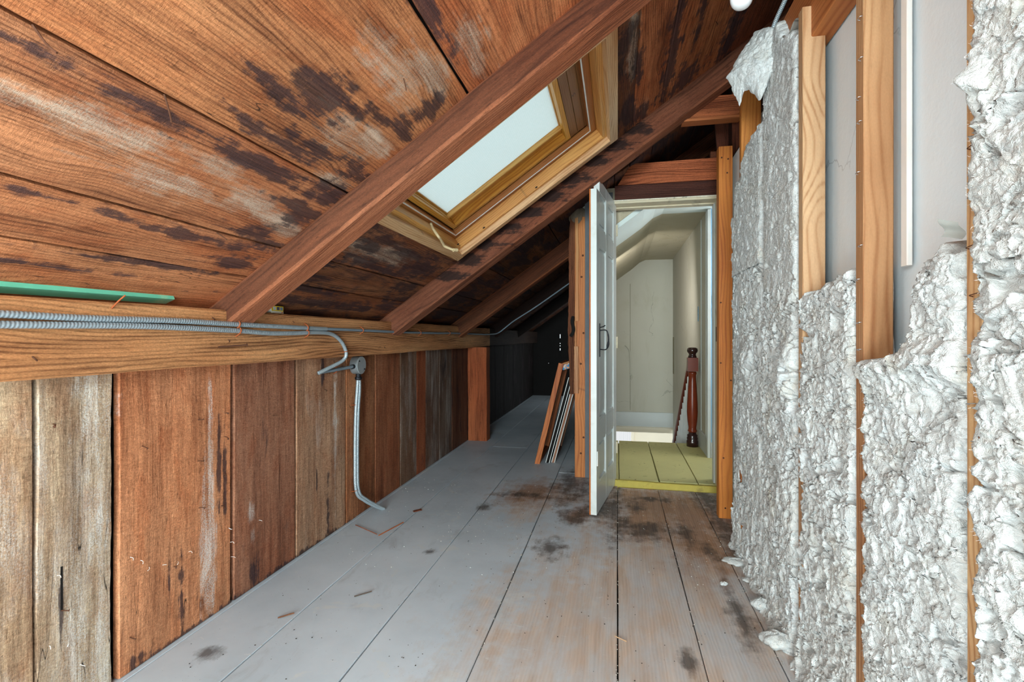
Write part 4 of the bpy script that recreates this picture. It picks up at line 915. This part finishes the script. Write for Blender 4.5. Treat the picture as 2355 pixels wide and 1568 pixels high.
# newel post
NX, NY = .677, 4.91
nw = empty('newel_post', (NX, NY, .04), 'turned mahogany newel post standing at the edge of the yellow landing', 'post')
T_ = Matrix.Translation((NX, NY, .04))
link('base', lathe([(.045, 0), (.052, .0), (.052, .05), (.046, .06), (.050, .075), (.044, .09), (.047, .105), (.034, .115), (.034, .13)], 24), M_mahogdark, nw, T_, smooth=True)
link('shaft', lathe([(.030, .125), (.040, .14), (.043, .145), (.036, .155), (.034, .17), (.044, .24), (.049, .32), (.047, .40), (.038, .56), (.033, .62), (.033, .66), (.038, .67), (.038, .68), (.032, .69)], 28), M_mahog, nw, T_, smooth=True)
link('block', poly_prism([(-.045, -.045), (.045, -.045), (.045, .045), (-.045, .045)], 2, .695, .82), M_mahog, nw, T_)
link('cap', lathe([(.040, .82), (.036, .835), (.030, .845), (.034, .86), (.044, .87), (.049, .885), (.044, .905), (.030, .913), (.002, .915)], 28), M_mahogdark, nw, T_, smooth=True)
hr = empty('stair_handrail', (NX, 5.0, .8), 'mahogany handrail with white balusters descending from the newel post', 'handrail')
bar('rail', (NX, NY+.04, .87), (NX-.015, 6.6, -.45), .05, .045, (1, 0, 0), M_mahog, hr, bev=.010)
for k in range(14):
    y = NY+.13+k*.095; z = .87-(y-NY-.04)*.80-.055
    link('baluster', tube_mesh([Vector((NX-.005, y, z)), Vector((NX-.005, y, z-.83))], .012, 8), M_grey, hr)

# ------------------------------------------------------------------ LEANING SASHES in the eaves
def sash(label, x0, y0, lean, H_, D_, T, edge, mat_in, white=False):
    e = empty('storm_sash', (x0, y0, 0), label, 'window sash', 'old sashes leaning by the door stud')
    R_ = Matrix.Translation((x0, y0, .002)) @ Matrix.Rotation(lean, 4, 'Y')
    def b_(name, a, c, mat, col=None, par=e):
        lo, hi = Vector(a), Vector(c); s = hi-lo; m = max(range(3), key=lambda i: s[i]); E3 = [Vector((1, 0, 0)), Vector((0, 1, 0)), Vector((0, 0, 1))]
        o = [1, 2, 0][m]; t = 3-m-o
        if s[o] < s[t]: o, t = t, o
        return link(name, bar_mesh(s[m], s[o], s[t], 1, 0, .002), mat, par, R_ @ frame((lo+hi)/2, E3[m], E3[o]), col)
    rw = .05
    b_('stile', (0, 0, 0), (T, rw, H_), *edge); b_('stile', (0, D_-rw, 0), (T, D_, H_), *edge)
    b_('rail', (0, rw, 0), (T, D_-rw, rw), *edge); b_('rail', (0, rw, H_-rw), (T, D_-rw, H_), *edge)
    b_('pane', (T*.4, rw, rw), (T*.55, D_-rw, H_-rw), mat_in)
    if white:
        for a in (-.003, T-.003): b_('white_edge', (a, -.002, 0), (a+.006, .004, H_), M_porc)
    return e
M_dglass = plain('dusty_dark_glass', '20231f', .15, spec=.6)
sash('leftmost leaning sash with an orange-brown wooden edge', -.675, 4.13, .235, .86, .55, .042, (M_lumber, c3('b0622f')), M_dglass)
sash('middle leaning sash, black with white edges', -.588, 4.18, .262, .74, .50, .028, (M_black, None), M_dglass, True)
sash('rightmost leaning sash, brown with a white edge, against the stud', -.542, 4.20, .262, .66, .50, .024, (M_lumber, c3('8f6148')), M_dglass, True)
M_label = None
g = G('blue_orange_printed_card'); p = g.obj()
v = g.n('TexVoronoi', {'Vector': g.vm('MULTIPLY', p, (1, 1, 1)), 'Scale': 55.0}, feature='F1')
cc = g.mix(g.mr(v.outputs['Distance'], .25, .6), lin('d79a68'), lin('3f86b8')); cc = g.mix(g.mr(g.noise(p, 60, 3), .55, .65), cc, lin('e8dcc8')); M_card = g.finish(cc, .6)
cb = bar('card_strip', (-.445, 4.16, .80), (-.335, 4.13, .835), .05, .012, (0, .25, 1), M_card, seg=4); setprops(cb, 'torn blue and orange printed card lying across the tops of the sashes', 'card')
bar('brown_border', (-.447, 4.155, .827), (-.337, 4.125, .862), .014, .013, (0, .25, 1), M_lumber, cb, color=c3('c58a5c'))

# ------------------------------------------------------------------ CONDUITS, CABLE, JUNCTION BOX
def flex(name, pts, r, label=None, parent=None, pitch=.0095, fine_to=None, mat=M_galv, group=None):
    path = resample(smooth_path(pts, 10), pitch/5)
    def rf(s, a, i): 
        q = ((s/pitch)+a/6.283) % 1.0
        return r*(.90+.24*math.sin(math.pi*q)**.6)
    o = link(name, tube_mesh(path, rf, 12), mat, parent, smooth=True)
    if label: setprops(o, label, 'conduit', group)
    return o
cA = flex('flexible_conduit', [(-1.409, .55, 1.107), (-1.407, .90, 1.104), (-1.407, 1.10, 1.101), (-1.408, 1.38, 1.103), (-1.409, 1.65, 1.098), (-1.409, 2.07, 1.092), (-1.409, 2.25, 1.090)], .0085,
          'upper ribbed steel conduit running along the beam', group=None)
cA2 = link('smooth_run', tube_mesh(resample(smooth_path([(-1.409, 2.24, 1.090), (-1.410, 2.6, 1.088), (-1.409, 3.1, 1.083), (-1.410, 3.76, 1.081), (-1.408, 4.2, 1.084), (-1.41, 4.7, 1.082), (-1.40, 5.2, 1.078), (-1.395, 5.5, 1.082), (-1.36, 5.72, 1.10),
          (-1.25, 5.76, 1.19), (-1.17, 5.77, 1.25), (-.9, 5.78, 1.42), (-.45, 5.79, 1.73), (.0, 5.79, 2.03)], 10), .02), .0075, 10), M_cable, cA, smooth=True)
cB = flex('flexible_conduit', [(-1.407, .55, 1.078), (-1.405, .90, 1.079), (-1.407, 1.20, 1.083), (-1.408, 1.376, 1.081), (-1.409, 1.65, 1.074), (-1.409, 1.83, 1.066), (-1.409, 2.0, 1.067), (-1.409, 2.17, 1.072), (-1.409, 2.30, 1.064), (-1.410, 2.39, 1.025), (-1.412, 2.44, .965),
          (-1.425, 2.425, .925), (-1.455, 2.33, .888), (-1.474, 2.28, .868)], .0085, 'lower ribbed steel conduit curling down off the beam to the wall')
cC = flex('flexible_conduit', [(-1.474, 2.30, .872), (-1.470, 2.42, .876), (-1.468, 2.52, .880), (-1.464, 2.62, .884)], .0085, 'short bare conduit stub entering the left side of the round junction box', mat=M_cable, pitch=.02)
for k, (dy, dd) in enumerate([(0, 0), (.017, .005)]):
    flex('flexible_conduit', [(-1.472+dd, 2.672+dy*.5, .80), (-1.474+dd, 2.668+dy, .74), (-1.478+dd, 2.658+dy*1.05, .60), (-1.480+dd, 2.655+dy, .35), (-1.478+dd, 2.665+dy, .16), (-1.455+dd, 2.72+dy, .09), (-1.42+dd, 2.80+dy*.7, .03), (-1.40+dd, 2.845+dy*.4, .002)], .0088,
         ['left', 'right'][k]+' one of the twin steel conduits dropping from the junction box to the floor', pitch=.0085, group=None)
jb = empty('junction_box', (-1.495, 2.66, .888), 'round zinc junction box under the beam on the left wall', 'junction box')
JM = Matrix.Translation((-1.493, 2.665, .888)) @ Matrix.Rotation(math.pi/2, 4, 'Y')
link('body', lathe([(.002, 0), (.050, 0), (.051, .004), (.051, .044), (.047, .046), (.002, .046)], 32), M_boxmetal, jb, JM, smooth=False)
cv = link('cover', lathe([(.002, .046), (.051, .046), (.051, .0485), (.049, .050), (.002, .050)], 32), plain('mottled_zinc_cover', 'a3a8aa', .45, .4, var=.3, ns=50, bump=.3), jb, JM)
for a in (.9, 4.0): link('screw', lathe([(.0005, .05), (.0045, .05), (.0045, .053), (.0005, .053)], 10), M_iron, cv, JM @ Matrix.Translation((.038*math.cos(a), .038*math.sin(a), 0)))
link('bottom_clamp', lathe([(.010, -.035), (.020, -.033), (.020, -.020), (.014, -.018), (.014, 0), (.001, 0)], 16), M_iron, jb, Matrix.Translation((-1.470, 2.675, .838)))
link('side_clamp', tube_mesh([Vector((-1.467, 2.595, .882)), Vector((-1.467, 2.622, .884))], .013, 12), M_iron, jb)
def strap(parent, p, across, out, w_=.030, mat=M_rust):
    p = Vector(p); a = Vector(across).normalized(); o = Vector(out).normalized()
    pts = [p-a*w_*.75, p-a*w_*.5+o*.012, p-a*w_*.2+o*.022, p+a*w_*.2+o*.022, p+a*w_*.5+o*.012, p+a*w_*.75]
    link('staple', tube_mesh(resample(smooth_path(pts, 4), .003), .0022, 6), mat, parent)
for (y, z) in [(1.655, 1.099), (2.085, 1.092), (2.60, 1.088), (3.45, 1.081), (4.1, 1.083)]: strap(cA, (-1.421, y, z), (0, .1, 1), (1, 0, 0))
for (y, z) in [(1.66, 1.074), (2.09, 1.069)]: strap(cB, (-1.421, y, z), (0, .1, 1), (1, 0, 0))
strap(cB, (-1.423, 2.435, .975), (0, 1, .2), (1, 0, 0)); strap(cC, (-1.492, 2.45, .876), (0, 0, 1), (1, 0, 0))
for z in (.66, .165): strap(jb, (-1.494, 2.668, z), (0, 1, 0), (1, 0, 0), .045)
nail(beam, (-1.42, 2.0, 1.12), (1, .2, -.5), .012, .0015, False, .8)

# green painted lath lying on the beam, yellow box
gr = bar('green_strip', (-1.478, .40, 1.168), (-1.478, 1.425, 1.176), .040, .014, (1, 0, .4), M_green, seg=8, jit=.0005, bev=.001); setprops(gr, 'mint green painted wood strip lying on top of the beam at the left', 'wood strip')
yb = empty('seed_packet_box', (-1.44, 1.92, 1.150), 'small yellow printed box with three little pictures on top of the beam', 'box')
M_yel = plain('yellow_card', 'f0cf2e', .5, var=.05); M_wht = plain('white_card', 'ece8d8', .5, var=.04)
BX = Matrix.Translation((-1.437, 1.922, 1.152)) @ Matrix.Rotation(.12, 4, 'Z')
def bb(name, lo, hi, mat, par): 
    lo, hi = Vector(lo), Vector(hi); s = hi-lo; m = max(range(3), key=lambda i: s[i]); E3 = [Vector((1, 0, 0)), Vector((0, 1, 0)), Vector((0, 0, 1))]; o = [1, 2, 0][m]; t = 3-m-o
    return link(name, bar_mesh(s[m], s[o], s[t], 1, 0, .0004), mat, par, BX @ frame((lo+hi)/2, E3[m], E3[o]))
bb('body', (-.022, -.046, .0), (0, .046, .032), M_yel, yb); bb('lower_band', (0, -.046, .0), (.0006, .046, .010), M_wht, yb)
for k, (a, cc) in enumerate([(-.034, 'cfd6dc'), (-.006, '54506a'), (.020, '7d93a8')]):
    pc_ = bb('picture', (0, a, .014), (.0008, a+.020, .028), plain('small_printed_picture', cc, .5, var=.5, ns=260), yb)
bb('orange_logo', (0, .030, .002), (.0009, .040, .008), plain('orange_print', 'e8872a', .5), yb)
bb('left_end', (-.022, -.0465, 0), (0, -.046, .032), M_wht, yb)

# ------------------------------------------------------------------ BULB
lb = empty('light_bulb', (.384, 1.715, 2.14), 'bare white light bulb hanging from the roof boards at the top', 'light bulb')
BM = Matrix.Translation((.386, 1.72, 2.095))
link('globe', lathe([(.001, .0), (.012, .0012), (.022, .006), (.029, .014), (.0335, .025), (.0345, .036), (.032, .048), (.026, .062), (.019, .076), (.015, .088), (.0145, .10)], 32), M_bulb, lb, BM, smooth=True)
link('socket', lathe([(.0145, .10), (.021, .102), (.023, .13), (.034, .15), (.05, .17), (.052, .20), (.001, .20)], 24), M_porc, lb, BM, smooth=True)
link('mounting_box', lathe([(.05, .20), (.055, .20), (.055, .40), (.001, .40)], 12), M_boxmetal, lb, BM)
# armoured cable beside the top plate
ac = flex('armoured_cable', [(.575, 2.12, 2.20), (.585, 2.07, 2.245), (.60, 1.98, 2.29), (.605, 1.86, 2.36), (.60, 1.70, 2.47)], .0075, 'thin armoured cable rising behind the top of the wool', pitch=.006)
ac['category'] = 'cable'

# ------------------------------------------------------------------ FLOOR DEBRIS
def sliver(label, p0, p1, w_, col, mat=M_lumber, cat='splinter', group=None, name='wood_splinter'):
    o = bar(name, (p0[0], p0[1], .0035), (p1[0], p1[1], .0045), w_, .004, (1, .5, 0), mat, seg=5, jit=.0008, bev=.0008, color=c3(col)); return setprops(o, label, cat, group)
sliver('long thin orange splinter on the floor right of the conduits', (-1.235, 2.46), (-1.185, 2.66), .007, 'b9663a')
sliver('thin rusty splinter lying across the seam near the left wall', (-1.43, 2.57), (-1.25, 2.47), .003, '8a4a30')
sliver('small brown wood chip on the floor further along', (-1.20, 2.84), (-1.165, 2.88), .022, '6e3c28')
sliver('pale straw-like splinter on the seam at the bottom of the picture', (-.01, 1.80), (.03, 1.775), .003, 'c0a080')
sliver('thin grey twig on the painted floor in the middle left', (-1.04, 1.86), (-.99, 1.91), .003, '5a5048')
sliver('brown needle-thin splinter near the bottom left of the floor', (-1.24, 1.66), (-1.20, 1.70), .004, '7a5038')
def crumbs(name, label, n, region, size, mat, seed, along_seams=False):
    rs = random.Random(seed); V = []; F = []
    for _ in range(n):
        if along_seams:
            x = rs.choice([-1.185, -.832, -.452, -.452, 0, 0, .272, .272, .515, .515])+rs.gauss(0, .004); y = rs.uniform(1.2, 3.6)
        else:
            x = rs.uniform(region[0], region[1]); y = region[2]+(region[3]-region[2])*rs.random()**.8
        if x > .54: continue
        s = size*rs.uniform(.4, 1.5); k = len(V); a0 = rs.uniform(0, 6.28)
        for q in range(4):
            a = a0+q*1.57+rs.uniform(-.4, .4); V.append((x+s*math.cos(a)*rs.uniform(.6, 1.3), y+s*math.sin(a)*rs.uniform(.6, 1.3), .0006))
        V.append((x, y, s*rs.uniform(.5, 1.1)+.0006))
        F += [(k, k+1, k+4), (k+1, k+2, k+4), (k+2, k+3, k+4), (k+3, k, k+4), (k+3, k+2, k+1, k)]
    o = link(name, mesh(V, F), mat); setprops(o, label, 'debris', kind='stuff'); return o
crumbs('plaster_crumbs', 'white plaster crumbs scattered on the floor towards the doorway', 330, (-1.45, .53, 2.0, 3.6), .0021, M_porc, 3)
crumbs('dark_grit', 'dark grit and chips scattered over the painted floor', 420, (-1.45, .53, 1.25, 3.6), .0022, plain('dark_grit', '3b322c', .9), 4)
crumbs('seam_dust', 'pale grit caught in the floor seams', 420, None, .0024, plain('pale_grit', 'a9a096', .9), 5, True)
